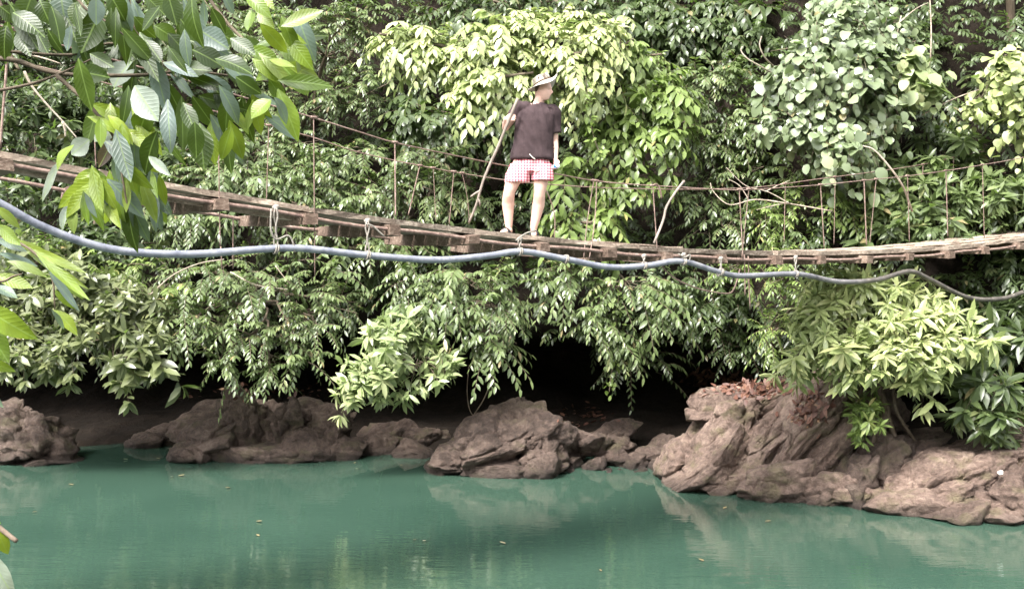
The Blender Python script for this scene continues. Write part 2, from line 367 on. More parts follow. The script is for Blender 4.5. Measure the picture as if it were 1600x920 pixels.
NB = [(8, -2.4), (5.5, -1.0), (4.2, -.1), (3.4, .5), (2.4, 1.4), (1, 2.25), (-1, 2.4), (-4, 2.7), (-6.5, 5.5), (-9, 9.5), (-13, 12.5), (-25, 17), (-60, 26)]
grid_sheet('near_bank_blocker', np.linspace(-60, 60, 60), lambda x: NB, M['wooded'], .3)  # unseen hill behind the camera, added and raised to block low sky light
w = bmesh.new()
for v in ((-90, -3, 0), (90, -3, 0), (90, 40, 0), (-90, 40, 0)): w.verts.new(v)
w.faces.new(w.verts); me = bpy.data.meshes.new('water'); w.to_mesh(me)
tag(link('water', me, M['water']), kind='structure')

# ------------------------------------------------------------------ rocks
_ico = {}
def ico(n):
    if n not in _ico:
        b = bmesh.new(); bmesh.ops.create_icosphere(b, subdivisions=n, radius=1.0)
        b.verts.ensure_lookup_table()
        _ico[n] = (np.array([v.co[:] for v in b.verts]), np.array([[v.index for v in f.verts] for f in b.faces])); b.free()
    return _ico[n]
def rock_block(geo, px, py, Y, hx, hy, depth, ang, seed, sub=5, strata=1.0, tilt=0, sharp=1.0):
    """one broken block: half size hx, hy in photo pixels at distance Y, half depth in metres, long axis at ang degrees"""
    rng = np.random.default_rng(seed)
    v, f = ico(sub); p = np.sign(v) * np.abs(v) ** .72; p = p / np.maximum(1, np.abs(p).max()) 
    for k in range(15):
        n = nrm(rng.normal(size=3)); d = rng.uniform(.56, .88)
        e = np.maximum(p @ n - d, 0); p = p - e[:, None] * n * .94
    sx, sz = hx / F * Y * 1.18, hy / F * Y * 1.2
    p = p * np.array([sx, depth, sz])
    so = rng.uniform(0, 60, 3); q = p + so
    sm = min(1.0, min(sx, sz, depth) * 2.0)
    out = np.empty_like(p); ctr = nrm(p / np.array([sx, depth, sz]))
    fx, fz = 1.25 / strata ** .5, 2.1 * strata ** .5
    for i in range(len(p)):
        x, y, z = q[i]
        wx = mnoise.noise(Vector((x * 1.1, y * 1.1, z * 1.1))) * .35
        ds, ps = mnoise.voronoi(Vector((x * fx + wx, y * 1.6 + wx * .6, z * fz + wx)))
        e = ds[1] - ds[0]; h = mnoise.cell(ps[0] * 7.31)                         # broken blocks: each cell stands a little proud or back
        a = h * .085 - max(0.0, 1 - e / .10) * .080 * sharp
        ds2, ps2 = mnoise.voronoi(Vector((x * 3.6 * fx + wx * 2, y * 4.6, z * 3.1 * fz)))
        a2 = mnoise.cell(ps2[0] * 5.7) * .022 - max(0.0, 1 - (ds2[1] - ds2[0]) / .16) * .022 * sharp
        c = mnoise.noise(Vector((x * 1.5, y * 1.5, z * 2.6))) * .07
        d = mnoise.noise(Vector((x * 7, y * 7, z * 12))) * .030 + mnoise.noise(Vector((x * 15, y * 15, z * 24))) * .014
        st = (z * 5.5 + wx * 2.2 + x * .5) % 1.0                                       # bedding ledges
        a += (.5 - abs(st - .5) * 2) * .035 * strata
        out[i] = p[i] + ctr[i] * ((a + a2 + c) * sm + d)
    a = R(-ang); ca, sa = math.cos(a), math.sin(a)
    RY = np.array([[ca, 0, sa], [0, 1, 0], [-sa, 0, ca]])
    t = R(tilt); RX = np.array([[1, 0, 0], [0, math.cos(t), -math.sin(t)], [0, math.sin(t), math.cos(t)]])
    out = out @ (RX @ RY).T + PA(px, py, Y)
    geo.add(out, None, f)
def rock_thing(name, label, blocks, group=None):
    g = Geo()
    for b in blocks: rock_block(g, *b[:8], **(b[8] if len(b) > 8 else {}))
    o = g.build(name, M['rock_pale'] if ('ledge of' in label or 'ochre' in label) else M['rock'])
    return tag(o, label, 'rock', group)
GR = 'brown rocks along the far water line'
rock_thing('boulder', 'rounded brown boulder rising from the water at the far left edge of the bank', [
    (22, 690, 20.9, 62, 52, .9, 10, 1), (70, 700, 20.7, 46, 44, .8, -40, 2), (5, 668, 21.5, 60, 40, .7, 20, 3), (58, 722, 20.5, 60, 14, .5, 0, 4)], GR)
rock_thing('boulder', 'low dark stones lying in the shade between the left boulder and the fractured outcrop', [
    (228, 698, 22.2, 34, 18, .5, 10, 5), (165, 706, 22.3, 34, 11, .4, 5, 6), (245, 684, 23.0, 36, 18, .5, 5, 7)], GR)
rock_thing('rock_outcrop', 'fractured purple-brown outcrop split into wedges below the left shrubs', [
    (325, 690, 21.0, 74, 34, .7, 24, 11), (392, 668, 21.3, 42, 62, .7, 18, 12), (440, 680, 21.1, 40, 60, .6, -30, 13), (355, 660, 21.9, 76, 34, .8, 15, 14),
    (484, 700, 20.8, 60, 26, .6, -18, 15), (300, 708, 20.7, 40, 22, .5, 5, 16), (420, 715, 20.6, 90, 16, .5, 0, 17), (520, 672, 21.4, 30, 46, .6, -15, 18), (540, 705, 21.0, 34, 22, .5, -10, 19), (465, 655, 22.0, 66, 28, .7, -8, 20)], GR)
rock_thing('boulder', 'smooth domed brown boulder at the waterline below the walker', [
    (770, 697, 19.9, 96, 44, .9, 22, 21, dict(sub=6, strata=1.2)), (838, 690, 20.0, 46, 50, .8, 60, 22), (715, 718, 19.7, 42, 26, .7, 20, 23), (790, 728, 19.6, 84, 16, .6, 0, 24), (850, 722, 19.6, 36, 26, .6, 10, 25), (690, 732, 19.7, 24, 12, .4, 5, 26)], GR)
rock_thing('boulder', 'low dark stones half lost in shadow between the fractured outcrop and the domed boulder', [
    (590, 698, 21.6, 46, 22, .5, 8, 71), (640, 706, 21.2, 36, 18, .5, -6, 72), (612, 680, 22.6, 60, 24, .6, 10, 73), (665, 690, 22.2, 40, 26, .5, 14, 74), (560, 712, 21.3, 22, 12, .4, 5, 75)], GR)
rubble = [(905, 690, 20.2, 44, 26, .5, 10, 31)]
rock_thing('boulder', 'dark flat-topped block tucked behind the domed boulder', [(905, 692, 20.3, 44, 24, .5, 8, 31), (945, 684, 21.4, 60, 18, .5, 12, 33)], GR)
rng = np.random.default_rng(5)
for i, (x, y, hx, hy) in enumerate([(893, 722, 24, 14), (925, 728, 20, 12), (958, 712, 26, 15), (990, 722, 22, 13), (1020, 712, 24, 14), (948, 738, 16, 8), (1002, 738, 18, 8), (1032, 730, 18, 11), (975, 695, 22, 13), (1035, 694, 26, 14), (880, 742, 18, 7), (915, 746, 15, 6), (972, 742, 14, 8)]):
    g = Geo(); rock_block(g, x, y, 19.75 + (740 - y) * .018, hx, hy, .28, rng.uniform(-10, 30), 100 + i, sub=4)
    tag(g.build('loose_rock', M['rock']), 'one of the small broken brown rocks heaped between the domed boulder and the tilted ledges', 'rock', 'loose rocks in the notch of the bank')
rock_thing('rock_outcrop', 'large pale brown ledge of tilted parallel slabs running up to the leaf litter', [
    (1120, 722, 18.6, 92, 34, .8, 36, 41, dict(strata=1.3, sharp=1.1, sub=6)), (1185, 690, 18.6, 140, 36, .8, 41, 42, dict(strata=1.3, sharp=1.1, sub=6)), (1124, 638, 19.4, 62, 24, .7, 14, 43), (1150, 655, 19.0, 62, 40, .7, 38, 44),
    (1238, 705, 18.1, 140, 32, .7, 52, 45, dict(strata=1.3, sharp=1.1, sub=6)), (1288, 700, 17.9, 120, 24, .6, 57, 46, dict(strata=1.6)), (1230, 752, 17.7, 76, 30, .6, 12, 47), (1160, 752, 18.2, 84, 22, .6, 12, 48),
    (1205, 632, 19.3, 90, 26, .7, 36, 49, dict(strata=1.5)), (1300, 766, 17.3, 52, 24, .5, 22, 50), (1245, 655, 18.9, 110, 28, .7, 42, 51, dict(strata=1.5)), (1085, 748, 18.7, 34, 16, .5, 25, 52), (1105, 700, 19.1, 84, 34, .7, 48, 53, dict(strata=1.3, sharp=1.1)), (1070, 720, 19.1, 44, 30, .6, 40, 54), (1215, 668, 18.5, 120, 22, .6, 44, 59, dict(strata=1.3, sharp=1.1))], GR)
rock_thing('rock_outcrop', 'dark blocky rocks wedged between the tilted ledge and the smooth right-hand slope', [
    (1340, 745, 17.3, 50, 34, .6, 50, 55), (1375, 716, 17.6, 60, 34, .6, 40, 56), (1335, 650, 18.6, 60, 60, .6, 55, 57), (1420, 702, 18.0, 60, 28, .6, 20, 58)], GR)
rock_thing('rock_outcrop', 'smooth ochre-brown rock slope entering the water at the lower right', [
    (1470, 752, 17.0, 140, 40, .9, 24, 61, dict(sub=6)), (1545, 735, 17.1, 110, 42, .8, 20, 62, dict(sub=6)), (1420, 784, 16.9, 80, 24, .7, 8, 63), (1500, 790, 16.5, 84, 22, .6, 8, 64), (1575, 772, 16.4, 60, 34, .6, 20, 65), (1590, 700, 17.6, 80, 34, .7, 22, 66), (1560, 806, 16.2, 60, 14, .5, 4, 67), (1620, 760, 16.6, 50, 60, .7, 10, 68)], GR)
for (x, y, Y, h, lab) in ((1564, 739, 16.2, 5, 'white stone on the ochre rock slope'), (1341, 778, 16.95, 7, 'small white stone at the waterline beside the dark blocks'), (1262, 645, 18.1, 8, 'pale flat stone among the red leaf litter on the ledge')):
    g = Geo(); rock_block(g, x, y, Y, h, h * .6, .06, 20, int(x), sub=3, sharp=0)
    tag(g.build('pebble', M['sole']), lab, 'stone')

# ================================================================== BRIDGE
KA, KB, KC, Z0 = 345.0, 168.8, .0498, 10.8
NC = np.array([-.56, .83]); NC = NC / np.linalg.norm(NC)                      # from the near side of the deck to the far side
def base(k):
    Y = Z0 * (1 + KC * k); px = (KA + KB * k) / (1 + KC * k)
    return np.array([(px - 800) / F * Y, Y])
def zdeck(k): return H - .116 + .00757 * (k - 9) ** 2
def bpt(k, w, z): 
    b = base(k) + NC * w
    return np.array([b[0], b[1], z])
def k_at(px, w):
    """station along the bridge whose point, w metres across, is seen at photo column px"""
    lo, hi = -6.0, 22.0
    for _ in range(50):
        m = (lo + hi) / 2; b = base(m) + NC * w
        if 800 + F * b[0] / b[1] < px: lo = m
        else: hi = m
    return lo
def bpix(px, py, w):
    k = k_at(px, w); b = base(k) + NC * w
    return np.array([b[0], b[1], H - (py - HZ) / F * b[1]])
br = empty('suspension_bridge', bpt(4, .95, zdeck(4) - .2), 'narrow wooden suspension footbridge with rusty cables crossing high over the green river', 'bridge')
KS = np.arange(-4, 17)
rng = np.random.default_rng(3)
dirv = nrm(bpt(5, 0, 0) - bpt(4, 0, 0))
nc3 = np.array([NC[0], NC[1], 0])
def box_between(geo, k, w0, w1, zt, hgt, wid, rag=.006):
    a, b = bpt(k, w0, zt - hgt / 2), bpt(k, w1, zt - hgt / 2)
    pts = []; n = 7
    for i in range(n):
        c = a + (b - a) * i / (n - 1)
        for (s, u) in ((-1, -1), (1, -1), (1, 1), (-1, 1)):
            ch = .86 if i in (0, n - 1) else 1
            pts.append(c + dirv * s * wid / 2 * ch + np.array([0, 0, u * hgt / 2 * ch]) + rng.normal(size=3) * rag)
    # tiny chamfered end faces
    f = []
    for i in range(n - 1):
        for j in range(4): f.append([i * 4 + j, i * 4 + (j + 1) % 4, i * 4 + 4 + (j + 1) % 4, i * 4 + 4 + j])
    f.append([3, 2, 1, 0]); e = (n - 1) * 4; f.append([e, e + 1, e + 2, e + 3])
    geo.add(pts, f)
for k in KS:
    g = Geo()
    kk = k + rng.uniform(-.03, .03)
    box_between(g, kk, -.02 + rng.uniform(-.03, .02), 1.95 + rng.uniform(-.08, .1), zdeck(kk) - .058, .125, .145)
    g.build('cross_beam', M['beam'], br, smooth=False)
def plank(name, k0, k1, w0, w1, dz, th, m, rag=.008):
    n = max(4, int((k1 - k0) * 5)); V = []
    j0, j1 = rng.uniform(-.05, .05, 2)
    for i in range(n + 1):
        t = i / n
        for e, (wv, zz) in enumerate(((w0, 0), (w1, 0), (w1, -th), (w0, -th))):
            k = k0 + (k1 - k0) * t + (j0 if i == 0 else j1 if i == n else 0) * (1 if e in (0, 3) else -1)
            V.append(bpt(k, wv + rng.normal() * rag * .6, zdeck(k) + zz + dz + rng.normal() * rag * .5))
    f = []
    for i in range(n):
        for j in range(4): f.append([i * 4 + j, i * 4 + (j + 1) % 4, i * 4 + 4 + (j + 1) % 4, i * 4 + 4 + j])
    f.append([3, 2, 1, 0]); e = n * 4; f.append([e, e + 1, e + 2, e + 3])
    g = Geo(); g.add(V, f); return g.build(name, m, br, smooth=False)
rows = [(.10, .34), (.37, .62), (.65, .92), (.95, 1.2), (1.23, 1.48)]
breaks = [[-5, -1.2, 1.0, 3.05, 5.55, 8.1, 11, 13.2, 16.6], [-5, -.1, 2.9, 6.2, 9.1, 12.3, 16.6], [-5, 1.2, 4.1, 7.6, 10.4, 13.6, 16.6], [-5, -1, 3.2, 6.6, 9.6, 12.8, 16.6], [-5, .4, 4.6, 8.2, 11.8, 14.2, 16.6]]
for (w0, w1), bs in zip(rows, breaks):
    for a, b in zip(bs[:-1], bs[1:]):
        pale = b <= 1.05 or a >= 7.5 or rng.random() < .25
        plank('deck_plank', a + .02, b - .02, w0 + rng.uniform(-.01, .01), w1 + rng.uniform(-.01, .01), rng.uniform(-.006, .008), .055, M['plank_pale'] if pale else M['plank'])
# loose top boards laid over the worn deck
for (a, b, w0, w1) in ((5.0, 5.95, .16, .40), (5.7, 6.5, .30, .55), (11.6, 12.6, .2, .45), (12.2, 13.1, .5, .8), (13.0, 13.9, .3, .56), (13.6, 14.6, .7, 1.0), (14.1, 15.2, .2, .5)):
    plank('deck_plank', a, b, w0, w1, .022, .018, M['plank_pale'])
# a second, lower side board on the left half and stringers under the deck
for (a, b) in ((-5, -.6), (-.55, 1.0)):
    plank('side_board', a, b, .30, .36, -.09, .06, M['plank_pale'])
ks = np.linspace(-5, 16.6, 70)
for w0, dz in ((.06, -.112), (1.84, -.105)):
    g = Geo(); g.tube([bpt(k, w0, zdeck(k) + dz + .012 * math.sin(k * math.pi)) for k in ks], .021, 8); g.build('deck_cable', M['rust'], br)
# a thinner second cable sagging just under the near edge
near_rail = [(-60, 20), (60, 60), (200, 100), (300, 128), (400, 158), (480, 181), (560, 206), (617, 223), (700, 241), (790, 259), (870, 272), (932, 283), (1000, 289), (1070, 293), (1150, 297), (1210, 294), (1282, 289), (1350, 282), (1420, 275), (1478, 267), (1540, 257), (1600, 246), (1680, 228), (1760, 205)]
far_rail = [(-60, 76), (60, 104), (200, 139), (300, 165), (370, 183), (486, 214), (560, 238), (656, 259), (740, 274), (820, 285), (930, 293), (1000, 295), (1060, 296), (1130, 295), (1200, 291), (1270, 281), (1370, 268), (1442, 257), (1495, 245), (1550, 234), (1600, 222), (1680, 198)]
def near_w(x): return .06 + .60 * math.exp(-((k_at(x, .3) - 3.85) / 1.5) ** 2)      # the hand cable bows inward behind the man leaning out over the edge
for pts, wv in ((near_rail, None), (far_rail, 1.95)):
    q = np.array([bpix(x, y, near_w(x) if wv is None else wv) for x, y in pts]); q = smooth_path(q, 4)
    g = Geo(); g.tube(q, .0078, 6); g.build('handrail_cable', M['rust'], br)
def rail_y(pts, x): return np.interp(x, [p[0] for p in pts], [p[1] for p in pts])
NEAR, FAR = (near_rail, None), (far_rail, 1.95)
def suspender(x0, x1, y1, side, r=.0085, bow=0, hook=True, over=0):
    pts, wv = side
    y0 = rail_y(pts, x0) - over
    wv = near_w(x0) if wv is None else wv
    g = Geo(); q = []
    for t in np.linspace(0, 1, 7):
        q.append(bpix(x0 + (x1 - x0) * t + bow * math.sin(t * math.pi), y0 + (y1 - y0) * t, wv * (1 - t) + min(wv, .03) * t if side is NEAR else wv))
    g.tube(smooth_path(q, 3), r * .68, 6)
    if hook:                                                       # the wire is wrapped round the hand cable
        c = bpix(x0, y0 + over, wv); g.tube([c + dirv * s * .035 + np.array([0, 0, .004]) for s in (-1, -.4, .4, 1)], .015, 7)
    g.build('suspender', M['rust'], br)
for a in [(15, 0, 232, NEAR, .016), (142, 150, 262, NEAR), (340, 344, 385, NEAR), (490, 492, 432, NEAR), (617, 618, 338, NEAR, .0125), (932, 921, 402, NEAR, .011, 3), (928, 912, 404, NEAR, .009, -2),
          (1020, 1027, 392, NEAR, .011), (1155, 1161, 404, NEAR, .011), (1170, 1159, 404, NEAR, .009), (1282, 1288, 388, NEAR, .011), (1350, 1354, 383, NEAR, .014), (1369, 1359, 380, NEAR, .008), (1418, 1421, 378, NEAR, .009), (1478, 1481, 370, NEAR, .012), (1535, 1538, 372, NEAR),
          (240, 236, 290, FAR), (420, 416, 322, FAR), (656, 638, 336, FAR, .011), (677, 681, 345, FAR, .007), (709, 702, 350, FAR, .010), (722, 733, 352, FAR, .007, 3), (848, 866, 372, FAR, .012, 8), (1305, 1303, 382, FAR), (1227, 1225, 380, FAR), (1442, 1438, 372, FAR, .012), (1490, 1487, 368, FAR, .009), (1588, 1590, 360, FAR)]:
    suspender(*a)
# bent ends and the crooked stick tied in as a makeshift suspender
g = Geo(); g.tube(smooth_path([bpix(1020, 290, 0), bpix(1026, 288, 0), bpix(1031, 296, 0), bpix(1034, 310, 0)], 4), .012, 6); g.build('wire_hook', M['rust'], br)
g = Geo(); g.tube(smooth_path([bpix(1069, 283, 0), bpix(1058, 297, 0), bpix(1042, 322, 0), bpix(1036, 345, 0), bpix(1022, 380, 0)], 4), [.02] + [.016] * 16, 7); g.build('crooked_stick', M['staff'], br)
# frayed wires under the deck
for pts, r in (([(1030, 410), (1050, 432), (1085, 449), (1120, 457), (1142, 457), (1151, 440), (1156, 420)], .010), ([(1163, 398), (1164, 440), (1164, 462)], .009), ([(1169, 400), (1170, 440), (1172, 482)], .010), ([(345, 385), (347, 420)], .006), ([(364, 340), (364, 420)], .006)):
    g = Geo(); g.tube(smooth_path([bpix(x, y, .08) for x, y in pts], 4), r, 6); g.build('hanging_wire', M['rust'], br)

# ------------------------------------------------------------------ water pipe slung under the near edge
hose_px = [(-70, 285), (0, 318), (60, 351), (130, 378), (200, 393), (300, 397), (400, 390), (470, 388), (575, 399), (680, 406), (760, 400), (815, 393), (880, 404), (950, 417), (1010, 415), (1065, 408), (1120, 424), (1160, 431), (1245, 428), (1310, 440), (1370, 437), (1420, 424), (1450, 435), (1510, 464), (1560, 467), (1600, 456), (1680, 425)]
hose = empty('water_pipe', bpix(800, 395, -.05), 'blue-grey flexible water pipe slung in loops beneath the footbridge', 'pipe')
hp = smooth_path([bpix(x, y, -.07) for x, y in hose_px], 6)
g = Geo(); g.tube(hp, .036, 12); g.build('pipe', M['hose'], hose)
def hose_y(x): return np.interp(x, [p[0] for p in hose_px], [p[1] for p in hose_px])
def tie(x, top, side=6, seed=0, tail=None):
    r_ = np.random.default_rng(seed); y = hose_y(x); g = Geo()
    c = bpix(x, y, -.07)
    # a loop round the pipe, two twisted strands up to the cable, a knot
    th = np.linspace(0, 2 * math.pi, 12)
    for off in (-.012, .012):
        g.tube([c + dirv * (off + .008 * math.sin(t)) + np.array([0, 0, .045 * math.sin(t)]) + nc3 * .045 * math.cos(t) for t in th], .009, 5)
    yt = top
    for s in (-1, 1):
        q = [bpix(x + s * side * (.25 + .35 * math.sin(t * 3.1 * math.pi)) * .6, y + (yt - y) * t, -.075 - .01 * s) for t in np.linspace(0, 1, 9)]
        g.tube(smooth_path(q, 2), .0095, 5)
    k = bpix(x, yt, -.03); g.tube([k + dirv * s * .03 + np.array([0, 0, .012 * s]) for s in (-1, 0, 1)], [.02, .03, .02], 7)
    g.build('rope_tie', M['rope'], hose)
    if tail:
        g = Geo(); g.tube(smooth_path([bpix(px, py, -.09) for px, py in tail], 4), .0095, 5); g.build('rope_tail', M['rope'], hose)
tie(431, 324, 8, 1, [(424, 326), (423, 345), (424, 362), (432, 374), (450, 368), (458, 380), (460, 394)])
tie(574, 345, 8, 2, [(572, 350), (582, 353), (592, 362), (600, 369)])
tie(812, 374, 6, 3, [(806, 376), (816, 368), (826, 363), (836, 362)])
tie(884, 402, 3, 4)
tie(1068, 398, 7, 5, [(1060, 397), (1070, 402), (1078, 398), (1076, 408), (1064, 412)])
tie(1126, 404, 4, 6, [(1124, 402), (1127, 415), (1122, 432), (1118, 420)])
tie(1243, 402, 4, 7)
tie(1006, 400, 4, 8)
# ================================================================== VEGETATION
def leaf_template(res):
    if res == 'far':
        rows = [(.30, .86), (.68, .80)]; cols = (-1, 0, 1)
    elif res == 'round':
        rows = [(.12, .72), (.42, 1.0), (.78, .72)]; cols = (-1, 0, 1)
    else:
        rows = [(.10, .36), (.24, .74), (.40, .97), (.56, 1.0), (.72, .80), (.86, .46)]; cols = (-1, -.55, 0, .55, 1)
    V = [(0, 0)]; 
    for t, p in rows:
        for c in cols: V.append((t, c * p))
    V.append((1, 0)); nc = len(cols); f3 = []; f4 = []
    for j in range(nc - 1): f3.append((0, 1 + j + 1, 1 + j)[::-1])
    for r in range(len(rows) - 1):
        for j in range(nc - 1):
            a = 1 + r * nc + j; f4.append((a, a + 1, a + nc + 1, a + nc)[::-1])
    e = 1 + (len(rows) - 1) * nc; L = len(V) - 1
    for j in range(nc - 1): f3.append((e + j, e + j + 1, L)[::-1])
    return np.array(V), np.array(f3), np.array(f4)
def leaves_mesh(name, base, axis, normal, length, width, curv, tint, m, parent=None, res='far', fold=.22, wave=0.0):
    T, f3, f4 = leaf_template(res); n = len(base); nv = len(T)
    axis = nrm(axis); side = nrm(np.cross(normal, axis)); nn = np.cross(axis, side)
    t = T[:, 0][None, :, None]; s = T[:, 1][None, :, None]
    L = length[:, None, None]; Wd = width[:, None, None]; C = curv[:, None, None]
    z = -C * t * t * L + fold * np.abs(s) * Wd * .5
    if wave: 
        ph = (np.arange(n) * 2.399)[:, None, None]
        z = z + wave * L * np.sin(t * 7 + ph) * np.abs(s)
    pos = base[:, None] + axis[:, None] * (L * t * (1 - .18 * np.abs(C) * t)) + side[:, None] * (Wd * .5 * s) + nn[:, None] * z
    off = (np.arange(n) * nv)[:, None, None]
    me = np_mesh(name, pos.reshape(-1, 3), [(f3[None] + off).reshape(-1, 3), (f4[None] + off).reshape(-1, 4)])
    a = me.attributes.new('tint', 'FLOAT', 'POINT'); a.data.foreach_set('value', np.repeat(tint, nv).astype(np.float32))
    if res == 'near':
        a = me.attributes.new('leaf_uv', 'FLOAT_VECTOR', 'POINT'); uv = np.zeros((n, nv, 3), np.float32); uv[:, :, 0] = T[None, :, 0]; uv[:, :, 1] = T[None, :, 1]
        a.data.foreach_set('vector', uv.ravel())
    return link(name, me, m, parent)
def tubes_vec(geo, pts, r0, r1, sides=3):
    M_, K, _ = pts.shape
    tan = nrm(np.gradient(pts, axis=1)); ref = np.where(np.abs(tan[..., 2:3]) < .9, np.array([0, 0, 1.0]), np.array([1.0, 0, 0]))
    A = nrm(np.cross(tan, ref)); B = np.cross(tan, A)
    th = np.linspace(0, 2 * math.pi, sides, endpoint=False)
    rr = (r0[:, None] + (r1 - r0)[:, None] * np.linspace(0, 1, K)[None])[..., None, None]
    v = pts[:, :, None] + rr * (A[:, :, None] * np.cos(th)[:, None] + B[:, :, None] * np.sin(th)[:, None])
    i = np.arange(sides); j = (i + 1) % sides
    f = np.concatenate([np.stack([k * sides + i, k * sides + j, (k + 1) * sides + j, (k + 1) * sides + i], 1) for k in range(K - 1)])
    geo.add(v.reshape(-1, 3), (f[None] + (np.arange(M_) * K * sides)[:, None, None]).reshape(-1, 4))
UP = np.array([0, 0, 1.0]); TOCAM = np.array([0, -1.0, 0])
STY = {  # twig length, droop, leaves, leaf length, width ratio, leaf kind
    'pinnate': dict(L=(.45, .85), droop=.55, n=13, ll=.175, wr=.37, kind='pin', res='far'),
    'fine':    dict(L=(.35, .65), droop=.40, n=13, ll=.125, wr=.36, kind='pin', res='far'),
    'rosette': dict(L=(.30, .60), droop=.30, n=10, ll=.27, wr=.35, kind='ros', res='far'),
    'lance':   dict(L=(.35, .70), droop=.30, n=11, ll=.36, wr=.27, kind='ros', res='far'),
    'broad':   dict(L=(.50, .90), droop=.65, n=9, ll=.30, wr=.44, kind='pin', res='far'),
    'round':   dict(L=(.30, .60), droop=.9, n=7, ll=.215, wr=.86, kind='vine', res='round'),
}
def sprays(o, d, style, rng, size=1.0):
    """o, d: origins and directions of M twigs -> leaf arrays and twig curves"""
    S = STY[style]; M_ = len(o); K = 5; n = S['n']
    size = np.broadcast_to(np.asarray(size, float), (M_,)); L = rng.uniform(*S['L'], M_) * size; dr = S['droop'] * rng.uniform(.5, 1.4, M_)
    def curve(t): return o[:, None] + L[:, None, None] * (d[:, None] * t[None, :, None] + np.array([0, 0, -1.0]) * (dr[:, None, None] * (t ** 2)[None, :, None]))
    tw = curve(np.linspace(0, 1, K))
    if S['kind'] == 'pin': t = np.linspace(.22, 1.0, n)
    elif S['kind'] == 'ros': t = np.concatenate([np.linspace(.55, .9, n // 3), np.full(n - n // 3, .99)])
    else: t = np.linspace(.1, 1, n)
    p = curve(t); tg = nrm(d[:, None] + np.array([0, 0, -2.0]) * (dr[:, None, None] * t[None, :, None]))
    sd = nrm(np.cross(tg, UP) + 1e-4); up = np.cross(sd, tg)
    r3 = rng.normal(size=(M_, n, 3))
    if S['kind'] == 'pin':
        sg = np.where(np.arange(n) % 2 == 0, 1.0, -1.0)[None, :, None]; fw = .45 + .75 * t[None, :, None] ** 3
        ax = tg * fw + sd * sg * (1.05 - .55 * t[None, :, None] ** 4) + np.array([0, 0, -.38]) + r3 * .16
        nm = up * .8 + UP * .6 + TOCAM * .2 + rng.normal(size=(M_, n, 3)) * .22
        ls = (1 - .25 * np.abs(t - .55) * 2)[None] * np.ones((M_, 1))
    elif S['kind'] == 'ros':
        az = (np.arange(n) * 2.399)[None] + rng.uniform(0, 6.28, (M_, 1)); 
        rad = sd[:, :, :] * np.cos(az)[..., None] + up * np.sin(az)[..., None]
        ax = tg * rng.uniform(.15, .75, (M_, n, 1)) + rad * .95 + np.array([0, 0, -.30]) + r3 * .12
        nm = tg * .7 + UP * .95 + r3 * .2
        ls = rng.uniform(.7, 1.1, (M_, n))
    else:
        ax = np.array([0, 0, -.75]) + d[:, None] * .35 + rng.normal(size=(M_, n, 3)) * .42
        nm = d[:, None] * .7 + UP * .75 + TOCAM * .2 + rng.normal(size=(M_, n, 3)) * .25
        p = p + rng.normal(size=p.shape) * .06; ls = rng.uniform(.6, 1.15, (M_, n))
    ln = (S['ll'] * size[:, None] * ls * rng.uniform(.85, 1.15, (M_, n))).ravel()
    tint = np.clip((rng.normal(.42, .17, (M_, 1)) + rng.normal(0, .14, (M_, n)) + (t[None] - .6) * .22).ravel(), 0, .93)
    tint = np.where(rng.random(tint.shape) < .014, 1.0, tint)
    return dict(base=p.reshape(-1, 3), axis=ax.reshape(-1, 3), normal=nm.reshape(-1, 3), length=ln, width=ln * S['wr'] * rng.uniform(.85, 1.15, ln.shape), curv=rng.uniform(.05, .4, ln.shape), tint=tint), tw
def merge(ds): return {k: np.concatenate([d[k] for d in ds]) for k in ds[0]}
def lobe_sprays(c, rad, style, rng, nclump, nper, size=1.0, face=-.25, spread=.30):
    """clumps of twigs over the upper and river-facing shell of an ellipsoid"""
    rad = np.asarray(rad, float); us = []
    while len(us) < nclump:
        u = nrm(rng.normal(size=3))
        if u[1] < .35 and u[2] > -.75 and rng.random() < .55 + .45 * max(u[2], -u[1]): us.append(u)
    us = np.array(us); O = []; D = []
    for u in us:
        q = rng.uniform(.55, 1.0); cc = c + u * rad * q
        o = cc + rng.normal(size=(nper, 3)) * rad.mean() * spread * .5 - u * .25
        dd = nrm(u * .75 + rng.normal(size=(nper, 3)) * .50 + np.array([0, -.25, .12]))
        O.append(o); D.append(dd)
    return sprays(np.concatenate(O), np.concatenate(D), style, rng, size * np.repeat(np.exp(rng.normal(0, .20, len(us))), nper))
VS = [100]
DENS = 1.5
